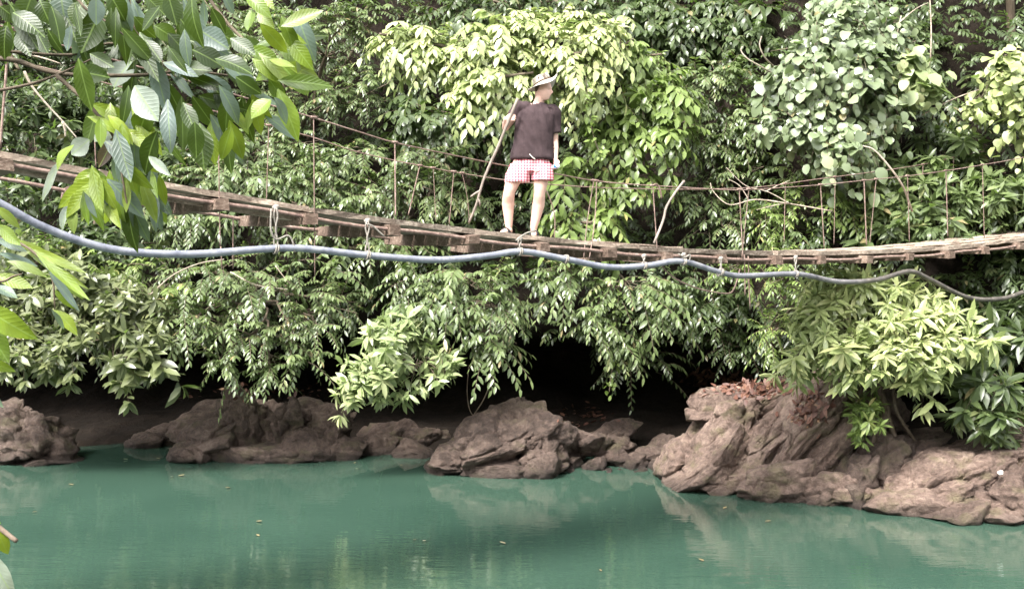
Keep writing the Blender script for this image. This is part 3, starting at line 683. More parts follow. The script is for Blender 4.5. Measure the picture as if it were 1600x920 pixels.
def plant(name, label, cat, lobes, style, m, anchor, size=1.0, group=None, dens=1.0, limb=.035, parts=('foliage', 'branches'), spread=.30):
    """lobes: (px, py, Y, rx_px, ry_px[, depth m]); anchor: (px, py, Y) where the stem leaves the bank"""
    VS[0] += 1; rng = np.random.default_rng(VS[0])
    A = PA(*anchor); root = empty(name, A, label, cat, group)
    ds = []; tws = []; g = Geo()
    for lb in lobes:
        px, py, Y, rx, ry = lb[:5]; sc = Y / F; rad = np.array([rx * sc, lb[5] if len(lb) > 5 else min(rx, ry) * sc * .9 + .15, ry * sc]); c = PA(px, py, Y)
        area = rx * ry * math.pi * sc * sc
        ncl = max(5, int(area * 5.5 * dens * DENS / size ** 2)); d, tw = lobe_sprays(c, rad, style, rng, ncl, 5, size, spread=spread)
        ds.append(d); tws.append(tw)
        mid = (A + c) / 2 + np.array([0, 0, .3]) + rng.normal(size=3) * .15
        path = smooth_path([A, mid, c, c + np.array([rng.normal() * rad[0] * .4, -rad[1] * .5, rad[2] * .2])], 5)
        path = path + np.array([[mnoise.noise(Vector(p * 2.3)) * .07 for _ in range(1)] * 3 for p in path])
        g.tube(path, np.linspace(limb, limb * .3, len(path)), 6)
        ne = 7; e = c + (rng.normal(size=(ne, 3)) * .45) * rad
        for q in e:
            pp = smooth_path([path[len(path) // 2], (path[len(path) // 2] + q) / 2 + rng.normal(size=3) * .1, q], 3); g.tube(pp, np.linspace(limb * .4, limb * .12, len(pp)), 4)
    tw = np.concatenate(tws)
    tubes_vec(g, tw, np.full(len(tw), .007), np.full(len(tw), .003), 3)
    g.build(parts[1], M['twig'], root)
    D = merge(ds); leaves_mesh(parts[0], **D, m=m, parent=root, res=STY[style]['res'])
    return root
NLEAF = 0
S_ = 'shrubs overhanging the far bank'
T_ = 'trees crowding the slope behind the bridge'
# ---- below the deck, leaning out over the water
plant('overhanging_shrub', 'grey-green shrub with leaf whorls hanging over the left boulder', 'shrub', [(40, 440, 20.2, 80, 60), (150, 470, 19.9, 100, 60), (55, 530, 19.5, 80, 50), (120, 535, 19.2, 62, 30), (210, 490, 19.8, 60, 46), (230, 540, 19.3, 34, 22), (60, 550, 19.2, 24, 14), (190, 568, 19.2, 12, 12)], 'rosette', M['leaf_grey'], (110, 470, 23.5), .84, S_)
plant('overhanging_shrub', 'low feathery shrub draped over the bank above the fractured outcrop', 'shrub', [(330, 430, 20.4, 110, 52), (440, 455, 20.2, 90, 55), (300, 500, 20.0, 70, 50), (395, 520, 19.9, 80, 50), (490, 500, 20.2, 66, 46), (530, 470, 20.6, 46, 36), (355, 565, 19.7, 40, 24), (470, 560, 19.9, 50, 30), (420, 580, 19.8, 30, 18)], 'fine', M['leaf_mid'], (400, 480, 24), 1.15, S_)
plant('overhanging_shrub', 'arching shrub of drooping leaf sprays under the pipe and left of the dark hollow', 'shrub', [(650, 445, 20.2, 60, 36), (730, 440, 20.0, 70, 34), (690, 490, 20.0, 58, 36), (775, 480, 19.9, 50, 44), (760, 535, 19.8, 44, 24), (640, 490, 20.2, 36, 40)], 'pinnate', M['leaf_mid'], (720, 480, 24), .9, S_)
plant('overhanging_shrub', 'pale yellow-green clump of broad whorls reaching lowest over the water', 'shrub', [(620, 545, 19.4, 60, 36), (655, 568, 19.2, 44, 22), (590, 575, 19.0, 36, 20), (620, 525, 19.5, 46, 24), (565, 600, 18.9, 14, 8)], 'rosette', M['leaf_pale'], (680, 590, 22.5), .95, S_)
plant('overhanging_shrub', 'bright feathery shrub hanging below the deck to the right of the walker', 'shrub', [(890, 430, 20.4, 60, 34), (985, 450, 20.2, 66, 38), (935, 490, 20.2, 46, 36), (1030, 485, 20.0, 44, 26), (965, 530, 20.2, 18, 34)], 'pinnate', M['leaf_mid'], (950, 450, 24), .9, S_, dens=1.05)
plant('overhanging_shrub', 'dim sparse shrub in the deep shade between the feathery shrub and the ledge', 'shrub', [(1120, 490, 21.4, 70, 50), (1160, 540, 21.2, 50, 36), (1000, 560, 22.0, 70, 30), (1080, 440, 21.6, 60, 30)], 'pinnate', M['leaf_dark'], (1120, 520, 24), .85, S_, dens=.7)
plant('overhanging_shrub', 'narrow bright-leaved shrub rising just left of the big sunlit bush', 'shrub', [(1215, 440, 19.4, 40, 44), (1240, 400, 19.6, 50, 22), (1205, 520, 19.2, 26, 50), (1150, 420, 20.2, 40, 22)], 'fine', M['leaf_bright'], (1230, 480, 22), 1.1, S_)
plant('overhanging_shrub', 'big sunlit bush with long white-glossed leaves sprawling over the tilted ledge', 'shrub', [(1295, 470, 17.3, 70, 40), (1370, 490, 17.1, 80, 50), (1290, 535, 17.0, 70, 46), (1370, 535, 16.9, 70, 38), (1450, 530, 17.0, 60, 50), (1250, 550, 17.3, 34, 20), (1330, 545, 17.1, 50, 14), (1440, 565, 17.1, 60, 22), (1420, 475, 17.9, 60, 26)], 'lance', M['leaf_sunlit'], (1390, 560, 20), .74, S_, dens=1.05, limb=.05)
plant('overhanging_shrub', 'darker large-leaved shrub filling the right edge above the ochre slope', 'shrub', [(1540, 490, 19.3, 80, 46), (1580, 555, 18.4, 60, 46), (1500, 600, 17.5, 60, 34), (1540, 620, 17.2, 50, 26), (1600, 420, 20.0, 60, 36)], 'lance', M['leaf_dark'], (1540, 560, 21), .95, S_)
plant('seedling', 'small bright rosette plant rooted in a crack of the tilted ledge', 'plant', [(1345, 655, 17.1, 18, 14, .2), (1350, 630, 17.2, 14, 10, .15)], 'lance', M['leaf_bright'], (1352, 675, 17.6), .5, 'seedlings on the rocks', limb=.015)
plant('seedling', 'single sprig with two pale leaves drooping beside the ochre slope', 'plant', [(1545, 655, 17.0, 14, 12, .15)], 'lance', M['leaf_mid'], (1540, 690, 17.5), .6, 'seedlings on the rocks', dens=.2, limb=.012)
# ---- behind and above the deck
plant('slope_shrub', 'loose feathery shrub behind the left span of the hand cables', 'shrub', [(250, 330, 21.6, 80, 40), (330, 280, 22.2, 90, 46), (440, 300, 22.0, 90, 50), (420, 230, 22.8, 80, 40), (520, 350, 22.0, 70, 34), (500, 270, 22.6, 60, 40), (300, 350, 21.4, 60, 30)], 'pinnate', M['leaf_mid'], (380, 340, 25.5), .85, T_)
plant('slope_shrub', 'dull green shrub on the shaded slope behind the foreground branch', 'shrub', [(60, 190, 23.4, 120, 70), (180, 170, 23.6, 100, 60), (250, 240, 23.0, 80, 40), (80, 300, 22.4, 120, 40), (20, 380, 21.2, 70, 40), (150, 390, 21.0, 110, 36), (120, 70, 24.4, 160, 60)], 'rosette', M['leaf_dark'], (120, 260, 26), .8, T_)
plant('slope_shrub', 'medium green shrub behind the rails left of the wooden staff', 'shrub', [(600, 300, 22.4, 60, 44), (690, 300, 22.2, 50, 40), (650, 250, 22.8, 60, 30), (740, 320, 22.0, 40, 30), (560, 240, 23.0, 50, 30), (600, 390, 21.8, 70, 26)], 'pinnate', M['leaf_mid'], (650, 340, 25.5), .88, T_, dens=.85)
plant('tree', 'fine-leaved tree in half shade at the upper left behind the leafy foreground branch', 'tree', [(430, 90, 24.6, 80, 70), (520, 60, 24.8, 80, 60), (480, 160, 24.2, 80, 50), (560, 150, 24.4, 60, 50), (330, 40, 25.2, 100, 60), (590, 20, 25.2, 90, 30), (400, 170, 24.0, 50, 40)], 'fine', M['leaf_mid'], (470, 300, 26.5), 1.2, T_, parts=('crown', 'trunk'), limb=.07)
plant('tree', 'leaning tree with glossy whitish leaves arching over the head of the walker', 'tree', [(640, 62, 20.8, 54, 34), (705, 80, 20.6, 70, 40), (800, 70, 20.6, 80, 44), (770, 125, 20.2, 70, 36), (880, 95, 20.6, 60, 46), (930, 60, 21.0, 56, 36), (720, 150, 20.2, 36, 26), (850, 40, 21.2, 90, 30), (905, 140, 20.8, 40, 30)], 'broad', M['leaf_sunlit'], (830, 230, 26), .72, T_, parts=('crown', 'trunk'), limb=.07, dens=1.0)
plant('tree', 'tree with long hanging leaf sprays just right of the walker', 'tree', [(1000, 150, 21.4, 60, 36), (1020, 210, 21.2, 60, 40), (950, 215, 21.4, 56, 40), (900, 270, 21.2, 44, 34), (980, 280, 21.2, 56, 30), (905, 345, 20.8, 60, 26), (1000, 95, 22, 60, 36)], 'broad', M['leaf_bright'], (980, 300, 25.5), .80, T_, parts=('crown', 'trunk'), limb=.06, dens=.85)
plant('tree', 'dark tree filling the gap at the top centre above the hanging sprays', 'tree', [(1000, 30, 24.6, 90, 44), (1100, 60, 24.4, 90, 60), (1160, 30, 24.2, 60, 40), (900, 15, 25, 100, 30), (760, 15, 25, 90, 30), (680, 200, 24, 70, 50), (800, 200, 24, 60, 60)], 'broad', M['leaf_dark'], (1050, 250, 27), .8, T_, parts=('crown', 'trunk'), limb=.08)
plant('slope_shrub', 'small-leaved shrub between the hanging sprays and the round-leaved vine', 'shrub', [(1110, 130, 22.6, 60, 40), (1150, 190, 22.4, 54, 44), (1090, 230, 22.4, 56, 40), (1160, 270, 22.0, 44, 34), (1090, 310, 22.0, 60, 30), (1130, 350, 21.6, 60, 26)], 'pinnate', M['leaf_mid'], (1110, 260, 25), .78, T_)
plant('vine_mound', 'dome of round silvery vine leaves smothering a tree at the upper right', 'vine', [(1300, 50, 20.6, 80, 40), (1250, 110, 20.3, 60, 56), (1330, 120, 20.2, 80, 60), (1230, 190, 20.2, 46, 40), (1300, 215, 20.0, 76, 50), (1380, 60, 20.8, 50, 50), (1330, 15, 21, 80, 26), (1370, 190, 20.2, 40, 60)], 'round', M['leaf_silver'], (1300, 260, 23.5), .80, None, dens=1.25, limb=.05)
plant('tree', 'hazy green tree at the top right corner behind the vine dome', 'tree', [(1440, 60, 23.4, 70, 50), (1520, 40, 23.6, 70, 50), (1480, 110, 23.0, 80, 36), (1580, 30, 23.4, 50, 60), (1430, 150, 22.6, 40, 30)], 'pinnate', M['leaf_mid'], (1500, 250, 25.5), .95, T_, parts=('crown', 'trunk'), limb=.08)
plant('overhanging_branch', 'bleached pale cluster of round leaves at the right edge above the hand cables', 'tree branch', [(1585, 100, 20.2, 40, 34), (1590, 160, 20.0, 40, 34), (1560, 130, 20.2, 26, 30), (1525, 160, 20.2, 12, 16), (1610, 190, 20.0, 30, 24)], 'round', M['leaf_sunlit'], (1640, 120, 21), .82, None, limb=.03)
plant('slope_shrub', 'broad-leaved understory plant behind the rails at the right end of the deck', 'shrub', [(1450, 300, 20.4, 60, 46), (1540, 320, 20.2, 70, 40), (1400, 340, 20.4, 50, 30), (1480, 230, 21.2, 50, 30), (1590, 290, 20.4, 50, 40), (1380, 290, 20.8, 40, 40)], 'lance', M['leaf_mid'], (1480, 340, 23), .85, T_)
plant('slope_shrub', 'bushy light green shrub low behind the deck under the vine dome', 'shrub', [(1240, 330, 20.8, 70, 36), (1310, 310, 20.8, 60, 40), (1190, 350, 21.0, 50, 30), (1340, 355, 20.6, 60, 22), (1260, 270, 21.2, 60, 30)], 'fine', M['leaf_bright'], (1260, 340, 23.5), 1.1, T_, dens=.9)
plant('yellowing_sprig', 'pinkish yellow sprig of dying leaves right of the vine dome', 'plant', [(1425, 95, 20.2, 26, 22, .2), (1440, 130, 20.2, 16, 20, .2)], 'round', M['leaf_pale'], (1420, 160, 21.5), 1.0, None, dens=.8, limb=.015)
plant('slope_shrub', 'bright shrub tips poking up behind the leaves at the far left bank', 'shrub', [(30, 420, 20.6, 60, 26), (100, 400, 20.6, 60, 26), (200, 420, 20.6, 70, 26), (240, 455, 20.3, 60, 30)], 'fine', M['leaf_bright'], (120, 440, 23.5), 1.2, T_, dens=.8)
# ---- hanging vine strand over the dark hollow, climbing strand beside the walker
for pts, lab in (([(968, 455), (962, 500), (966, 550), (956, 580), (952, 612)], 'thin leafy vine dangling into the dark hollow below the deck'), ([(915, 120), (920, 170), (928, 215), (940, 245)], 'thin strand of tiny pale leaves beside the shoulder of the walker')):
    q = smooth_path([P(x, y, 19.9) for x, y in pts], 8); root = empty('hanging_vine', q[0], lab, 'vine'); rg = np.random.default_rng(len(pts))
    g = Geo(); g.tube(q, .008, 5); g.build('stem', M['twig'], root)
    n = 60; i = rg.integers(0, len(q), n); 
    ax = rg.normal(size=(n, 3)); ax[:, 2] -= .6; ln = rg.uniform(.09, .16, n)
    leaves_mesh('foliage', q[i] + rg.normal(size=(n, 3)) * .05, ax, UP + TOCAM * .8 + rg.normal(size=(n, 3)) * .3, ln, ln * .55, rg.uniform(0, .3, n), np.clip(rg.normal(.5, .2, n), 0, .9), M['leaf_bright'], root)
# ---- the mass of undergrowth on the slope behind everything
rg = np.random.default_rng(77)
nS = 12000
x = rg.uniform(-17, 17, nS); z = rg.uniform(1.9, 13.5, nS) 
y = wallY(x, z) - rg.uniform(.0, .9, nS)
lump = np.array([mnoise.noise(Vector((a * .55, 3.1, c * .8))) for a, c in zip(x, z)])
keep = lump + rg.normal(size=nS) * .12 > -.32
o = np.stack([x, y - np.clip(lump, 0, 1) * 1.6, z], 1)[keep]
d = nrm(np.array([0, -.8, .35]) + rg.normal(size=(len(o), 3)) * .45)
h1 = len(o) // 2
D1, tw1 = sprays(o[:h1], d[:h1], 'pinnate', rg, 1.0); D2, tw2 = sprays(o[h1:], d[h1:], 'fine', rg, 1.25)
D = merge([D1, D2])
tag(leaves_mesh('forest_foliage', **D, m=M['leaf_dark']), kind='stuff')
# ---- trunks and dead wood
def stick(name, label, cat, paths, m, group=None):
    root = None; g = Geo()
    for pts, r0, r1 in paths:
        q = smooth_path([P(*p) for p in pts], 6); g.tube(q, np.linspace(r0, r1, len(q)), 7)
    return tag(g.build(name, m), label, cat, group)
stick('slim_tree', 'slim brown trunk standing behind the bleached leaves at the upper right', 'tree', [([(1578, 330, 22.5), (1572, 180, 22.4), (1580, 60, 22.3), (1574, -80, 22.2)], .11, .08)], M['bark'])
stick('gnarled_root', 'gnarled root and stem gripping the rock below the big sunlit bush', 'root', [([(1382, 560, 18.2), (1376, 610, 17.9), (1384, 650, 17.7), (1360, 700, 17.5)], .05, .09), ([(1384, 640, 17.7), (1400, 690, 17.6)], .04, .05), ([(1376, 610, 17.9), (1350, 600, 17.8), (1335, 640, 17.6)], .03, .02), ([(1395, 590, 18), (1400, 640, 17.8), (1430, 690, 17.7)], .03, .03)], M['bark'])
DB = 'bare dead branches among the leaves'
stick('dead_branch', 'pale forked dead branch reaching left towards the hand cables', 'branch', [([(1300, 330, 19.6), (1230, 318, 19.3), (1180, 312, 19.1), (1140, 320, 19.0), (1115, 300, 19.0), (1110, 286, 19.0)], .014, .007), ([(1235, 319, 19.3), (1200, 300, 19.2), (1165, 290, 19.1), (1135, 262, 19.1)], .010, .005), ([(1170, 312, 19.1), (1155, 290, 19.1), (1138, 280, 19.1)], .010, .005), ([(1225, 318, 19.3), (1205, 322, 19.2), (1182, 328, 19.1)], .010, .004), ([(1195, 300, 19.2), (1215, 290, 19.2), (1234, 282, 19.2)], .009, .004)], M['deadwood'], DB)
stick('dead_branch', 'two curled bare tips sticking out left of the vine dome', 'branch', [([(1215, 120, 20.6), (1190, 105, 20.2), (1168, 92, 20.1), (1158, 80, 20.1), (1160, 73, 20.1)], .016, .010), ([(1210, 105, 20.6), (1195, 90, 20.2), (1187, 72, 20.1), (1190, 57, 20.1)], .016, .009)], M['deadwood'], DB)
stick('dead_branch', 'smooth white arching branch crossing both hand cables at the right', 'branch', [([(1425, 330, 19.0), (1410, 290, 18.6), (1385, 255, 18.5), (1365, 234, 18.5), (1348, 228, 18.5)], .020, .010)], M['deadwood'], DB)
stick('dead_branch', 'crooked grey twigs rising from the foliage above the dying sprig', 'branch', [([(1410, 180, 20.3), (1408, 110, 20.2), (1402, 60, 20.2), (1408, 25, 20.2)], .018, .010), ([(1450, 140, 20.3), (1455, 60, 20.3), (1452, -20, 20.4)], .016, .010), ([(1440, 180, 20.2), (1490, 155, 20.1), (1530, 140, 20.1)], .014, .008), ([(1400, 40, 20.2), (1430, 15, 20.2), (1450, 5, 20.2)], .012, .006), ([(1405, 130, 20.2), (1390, 122, 20.1), (1384, 112, 20.1)], .010, .005)], M['deadwood'], DB)
stick('dead_branch', 'thin bare stems crossing over the low feathery shrub', 'branch', [([(235, 460, 19.4), (270, 430, 19.4), (310, 412, 19.5), (350, 405, 19.6)], .012, .008), ([(360, 425, 19.6), (400, 445, 19.5), (450, 452, 19.6)], .012, .006), ([(430, 415, 19.7), (450, 440, 19.7), (470, 455, 19.7)], .010, .006)], M['deadwood'], DB)
stick('dead_branch', 'thin dark vine stems hanging in the hollow beside the domed boulder', 'branch', [([(770, 590, 21), (755, 625, 20.7), (735, 655, 20.6), (720, 672, 20.4)], .014, .009), ([(733, 570, 21), (730, 610, 20.8), (734, 640, 20.7), (745, 655, 20.6)], .010, .006), ([(820, 620, 21), (790, 640, 20.8), (760, 655, 20.6)], .008, .005)], M['bark'], DB)
stick('dead_branch', 'leaning dark stems at the top centre left of the hanging sprays', 'branch', [([(965, 30, 21.5), (970, 70, 21.4), (968, 90, 21.4), (958, 115, 21.4)], .02, .012), ([(990, 60, 21.6), (962, 80, 21.4)], .012, .008)], M['bark'], DB)
# ---- litter on the ledge and on the water
rg = np.random.default_rng(9)
pt = []
for (cx, cy, Y, rx, ry, n) in ((1150, 598, 19.2, 70, 16, 230), (1185, 610, 19.0, 50, 14, 130), (1265, 640, 18.2, 34, 34, 170), (1100, 590, 19.6, 40, 12, 120), (420, 612, 22.2, 120, 12, 130), (915, 650, 21.2, 50, 16, 50)):
    for _ in range(n): pt.append((cx + rg.normal() * rx * .5, cy + rg.normal() * ry * .5, Y, 0))
dg = None
LITTER = pt
nf = 26
FL = [(400, 815), (405, 838), (250, 717), (553, 724), (625, 727), (278, 744), (270, 745), (200, 718), (645, 844), (665, 845), (1100, 877), (940, 893), (1010, 756), (50, 801), (115, 758), (360, 762), (1195, 815), (1130, 795), (790, 850), (560, 733)]
for i, (x, y) in enumerate(FL):
    Y = H * F / (y - HZ); c = PA(x, y, Y); c[2] = .012
    a = rg.uniform(0, 6.28); ln = np.array([rg.uniform(.05, .12)])
    o = leaves_mesh('floating_leaf', c[None], np.array([[math.cos(a), math.sin(a), .05]]), np.array([[0, 0, 1.0]]), ln, ln * .5, np.array([-.1]), np.array([rg.uniform(0, 1)]), M['floatleaf'], None, 'round')
    tag(o, 'small dry leaf floating on the green water', 'leaf', 'dry leaves floating on the river')
# fallen leaves dropped straight down onto the rocks and the bank
from mathutils.bvhtree import BVHTree
def drop_litter():
    vs = []; fs = []; off = 0
    for o in list(COL.objects):
        if o.type == 'MESH' and (o.name.split('.')[0] in ('boulder', 'rock_outcrop', 'loose_rock', 'river_bank')):
            me = o.data; vs += [v.co.copy() for v in me.vertices]; fs += [[i + off for i in p.vertices] for p in me.polygons]; off += len(me.vertices)
    return BVHTree.FromPolygons(vs, fs)
bvh = drop_litter(); rg = np.random.default_rng(4)
B = []; Ax = []; Nm = []
for (x, y, Y, _) in LITTER:
    d = P(x, y, 20) - Vector((0, 0, H)); hit = bvh.ray_cast(Vector((0, 0, H)) + d * .5, d.normalized())
    if hit[0] is None: continue
    nn = hit[1]
    if nn.y > 0 and nn.z < 0: nn = -nn
    if nn.z < .15: continue
    r = Vector(rg.normal(size=3)); a = (r - nn * r.dot(nn)).normalized()
    B.append(hit[0] + nn * .012); Ax.append(a); Nm.append(nn + Vector(rg.normal(size=3)) * .35)
n = len(B); ln = rg.uniform(.08, .19, n)
tag(leaves_mesh('leaf_litter', np.array(B), np.array(Ax), np.array(Nm), ln, ln * .5, rg.uniform(-.4, .4, n), np.clip(rg.beta(1.6, 2.4, n), 0, 1), M['dryleaf'], None, 'far'), kind='stuff')

# ================================================================== FOREGROUND BRANCH (near bank, a few metres away)
YB = 3.1
tree = empty('near_tree', (-2.6, 2.2, 1.4), 'leafy branch of a near tree with big toothed leaves dipping in at the upper left', 'tree')
rg = np.random.default_rng(21)
def fp(x, y, dz=0): return PA(x, y, YB + dz)
twigs = [([(-300, 200, 0), (-120, 120, 0), (0, 92, 0), (90, 115, 0), (210, 118, .05), (300, 112, .1), (420, 128, .15)], .010, .003),
         ([(-60, 80, 0), (0, 80, 0), (110, 86, .1), (180, 68, .15), (260, 100, .2), (330, 140, .2)], .006, .002),
         ([(-80, 150, -.1), (0, 141, -.1), (60, 128, -.08), (110, 108, -.05), (165, 82, 0)], .006, .002),
         ([(88, 118, -.1), (135, 160, -.1), (160, 190, -.1), (180, 220, -.1), (190, 270, -.12), (200, 330, -.12)], .006, .0022),
         ([(300, -40, .2), (350, 30, .2), (390, 70, .2), (425, 90, .2), (445, 140, .2)], .006, .002),
         ([(200, -40, .1), (205, 30, .1), (240, 80, .1), (265, 110, .1), (310, 160, .1), (325, 195, .1)], .006, .002),
         ([(-20, -30, .2), (10, 30, .2), (15, 80, .2), (30, 110, .2)], .008, .004),
         ([(100, -40, 0), (130, 10, 0), (160, 30, 0), (200, 60, 0)], .005, .002)]
g = Geo()
for pts, r0, r1 in twigs:
    q = smooth_path([fp(*p) for p in pts], 6); g.tube(q, np.linspace(r0, r1, len(q)), 7)
tq = smooth_path([(-2.75, 2.2, 1.2), (-2.6, 2.3, 2.6), (-2.35, 2.6, 3.8), fp(-300, 200)], 6)
g.tube(tq, np.linspace(.07, .012, len(tq)), 9)
for t in ((-60, 80), (-80, 150)):
    q = smooth_path([tq[-4], fp(-200, 160), fp(*t)], 5); g.tube(q, np.linspace(.012, .006, len(q)), 6)
g.tube(smooth_path([tq[-8], (-2.2, 2.8, 4.6), fp(-20, -30, .2)], 5), np.linspace(.02, .008, 11), 6)
for t in ((100, -40, 0), (200, -40, .1), (300, -40, .2)):
    q = smooth_path([fp(-20, -30, .2), fp(t[0] * .5, -70, .15), fp(*t)], 5); g.tube(q, np.linspace(.009, .005, len(q)), 6)
g.build('branch', M['twig'], tree)
g = Geo()
for pts in ([(38, 112), (50, 135), (72, 162), (98, 190), (122, 218)], [(98, 190), (102, 205), (102, 214)], [(30, 82), (70, 92), (95, 100)]):
    q = smooth_path([fp(x, y, .3) for x, y in pts], 5); g.tube(q, np.linspace(.0045, .002, len(q)), 6)
g.build('bare_twig', M['deadwood'], tree)
# tones: 0 dark, 1 bright, 2 painted grey sky sheen, 3 pale with painted reflection, 4 withered
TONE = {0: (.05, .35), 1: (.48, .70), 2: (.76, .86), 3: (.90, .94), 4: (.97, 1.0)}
LV = [(95, -10, 100, 43, 38, 2), (30, 48, 42, 80, 26, 1), (58, 50, 74, 84, 22, 1), (158, 15, 128, 84, 40, 0), (174, 12, 168, 64, 22, 1), (112, 40, 104, 80, 26, 2), (205, -6, 232, 72, 16, 2), (300, -10, 294, 70, 32, 0), (318, 0, 322, 42, 14, 2), (330, 12, 352, 54, 18, 1), (348, -8, 367, 22, 14, 2),
      (394, 14, 388, 50, 17, 1), (402, 20, 426, 42, 18, 1), (436, 52, 474, 76, 22, 1), (452, 60, 482, 102, 24, 1), (446, 98, 498, 121, 20, 1), (442, 104, 481, 144, 24, 1), (444, 104, 396, 116, 26, 1), (408, 148, 392, 182, 30, 0), (424, 156, 388, 176, 28, 1),
      (316, 114, 370, 166, 32, 2), (328, 178, 380, 254, 24, 2), (342, 196, 372, 248, 14, 2), (412, 178, 466, 216, 22, 2), (428, 152, 459, 192, 20, 2), (312, 192, 318, 264, 34, 0), (304, 190, 308, 246, 24, 0), (258, 98, 304, 156, 13, 2), (254, 98, 306, 113, 18, 2),
      (256, 124, 300, 212, 26, 0), (310, 46, 356, 76, 34, 2), (206, 96, 172, 128, 42, 3), (210, 134, 245, 188, 40, 3), (232, 168, 212, 216, 32, 0), (246, 204, 216, 276, 30, 0), (248, 204, 292, 262, 10, 0), (140, 162, 206, 190, 20, 1), (136, 182, 196, 202, 16, 1), (150, 160, 166, 186, 16, 1),
      (176, 208, 148, 222, 28, 3), (140, 218, 112, 242, 30, 3), (116, 226, 78, 254, 22, 1), (98, 248, 54, 312, 15, 3), (178, 216, 156, 262, 24, 4), (180, 236, 196, 297, 24, 2), (154, 276, 82, 322, 24, 1), (150, 284, 98, 334, 22, 1), (152, 286, 124, 346, 20, 1), (172, 296, 164, 348, 22, 1), (178, 298, 172, 354, 18, 1),
      (202, 310, 196, 392, 28, .5), (200, 310, 233, 384, 20, 2), (224, 278, 270, 347, 20, 1), (228, 286, 254, 364, 18, 2), (220, 282, 246, 342, 18, 1), (214, 296, 208, 348, 18, 1), (112, 314, 84, 354, 20, 3), (116, 318, 109, 364, 18, 1), (190, 250, 232, 300, 22, 1), (186, 262, 206, 328, 22, 1), (150, 262, 110, 300, 22, 1), (232, 244, 262, 272, 14, 3), (228, 246, 252, 270, 18, 1), (168, 180, 210, 214, 18, 1), (188, 300, 182, 352, 16, 1),
      (10, 40, 0, 90, 26, 1), (20, 20, 60, 40, 30, 1), (50, -8, 34, 38, 34, 0), (62, 0, 76, 36, 26, 1), (130, 0, 112, 36, 28, 1), (170, -10, 196, 30, 28, 0), (228, -6, 258, 24, 24, 1), (262, -10, 276, 40, 28, 0), (250, 10, 222, 48, 26, 1), (240, 40, 276, 60, 26, 0), (262, 52, 300, 88, 26, 1), (226, 62, 252, 96, 22, 0), (186, 66, 214, 94, 20, 0), (140, 84, 176, 104, 20, 0), (120, 112, 166, 118, 28, 0), (160, 84, 110, 100, 22, 0), (278, 108, 330, 108, 26, 0), (300, 78, 352, 100, 34, 0), (336, 92, 390, 100, 28, 0), (352, 108, 392, 128, 26, 0), (368, 120, 404, 146, 24, 1), (334, 136, 368, 182, 24, 0), (346, 150, 388, 210, 22, 1), (300, 150, 336, 200, 24, 0), (286, 160, 306, 206, 22, 0), (360, 60, 398, 84, 24, 1), (372, 66, 414, 76, 22, 1), (388, 74, 436, 98, 24, 1), (404, 84, 430, 112, 22, 1), (326, 42, 368, 66, 26, 0), (282, 30, 306, 64, 24, 1), (210, 26, 236, 60, 22, 1), (396, 100, 444, 108, 20, 0), (420, 124, 446, 160, 20, 1),
      (384, -6, 418, 14, 20, 1), (396, -20, 424, 6, 18, 1), (0, 10, 30, 34, 24, 0), (80, 10, 100, 60, 22, 0), (182, 20, 200, 62, 22, 1), (150, -6, 150, 40, 24, 2)]
rgf = np.random.default_rng(31)
for (x0, y0, x1, y1, n) in ((0, 0, 300, 90, 30), (250, 60, 440, 150, 12), (120, 80, 330, 170, 10), (130, 260, 250, 330, 26), (150, 165, 215, 240, 14), (330, 150, 400, 210, 10), (390, 20, 470, 110, 10)):
    for _ in range(n):
        bx, by = rgf.uniform(x0, x1), rgf.uniform(y0, y1) - 10; L = rgf.uniform(40, 88); a = R(rgf.normal(78, 22)) if x0 < 140 or y0 > 140 else R(rgf.normal(50, 28))
        LV.append((bx, by, bx + L * math.cos(a), by + L * math.sin(a), L * rgf.uniform(.22, .36), rgf.choice([0, 1, 1, 2]) if y0 < 200 else rgf.choice([1, 1, 1, 2])))
lows = [(-10, 322, 36, 352, 14, 1), (-6, 350, 34, 384, 18, 1), (-8, 372, 40, 392, 12, 2)]
def near_leaves(name, items, parent, Y0, rg, jit=.16):
    base = []; ax = []; nm = []; ln = []; wd = []; cv = []; tn = []
    for (bx, by, tx, ty, w, tone) in items:
        Y = Y0 + rg.uniform(-jit, jit)
        b = PA(bx, by, Y); t = PA(tx, ty, Y - rg.uniform(-.03, .06)); d = t - b; L = np.linalg.norm(d)
        base.append(b); ax.append(d / L); ln.append(L * 1.02); wd.append(w / F * Y * 1.12); cv.append(rg.uniform(-.05, .38))
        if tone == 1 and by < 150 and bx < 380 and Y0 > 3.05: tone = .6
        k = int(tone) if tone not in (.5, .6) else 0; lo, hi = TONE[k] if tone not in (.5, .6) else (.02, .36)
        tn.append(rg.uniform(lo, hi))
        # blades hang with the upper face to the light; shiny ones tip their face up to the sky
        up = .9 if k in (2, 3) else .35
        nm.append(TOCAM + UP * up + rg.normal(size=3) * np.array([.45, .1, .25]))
    A = np.array
    return leaves_mesh(name, A(base), A(ax), A(nm), A(ln), A(wd), A(cv), A(tn), M['near_leaf'], parent, 'near', fold=.20, wave=.022)
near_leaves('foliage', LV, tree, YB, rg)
low = empty('near_sapling', (-2.1, 2.6, 1.3), 'bright green sapling leaves poking in at the left edge below the deck', 'sapling')
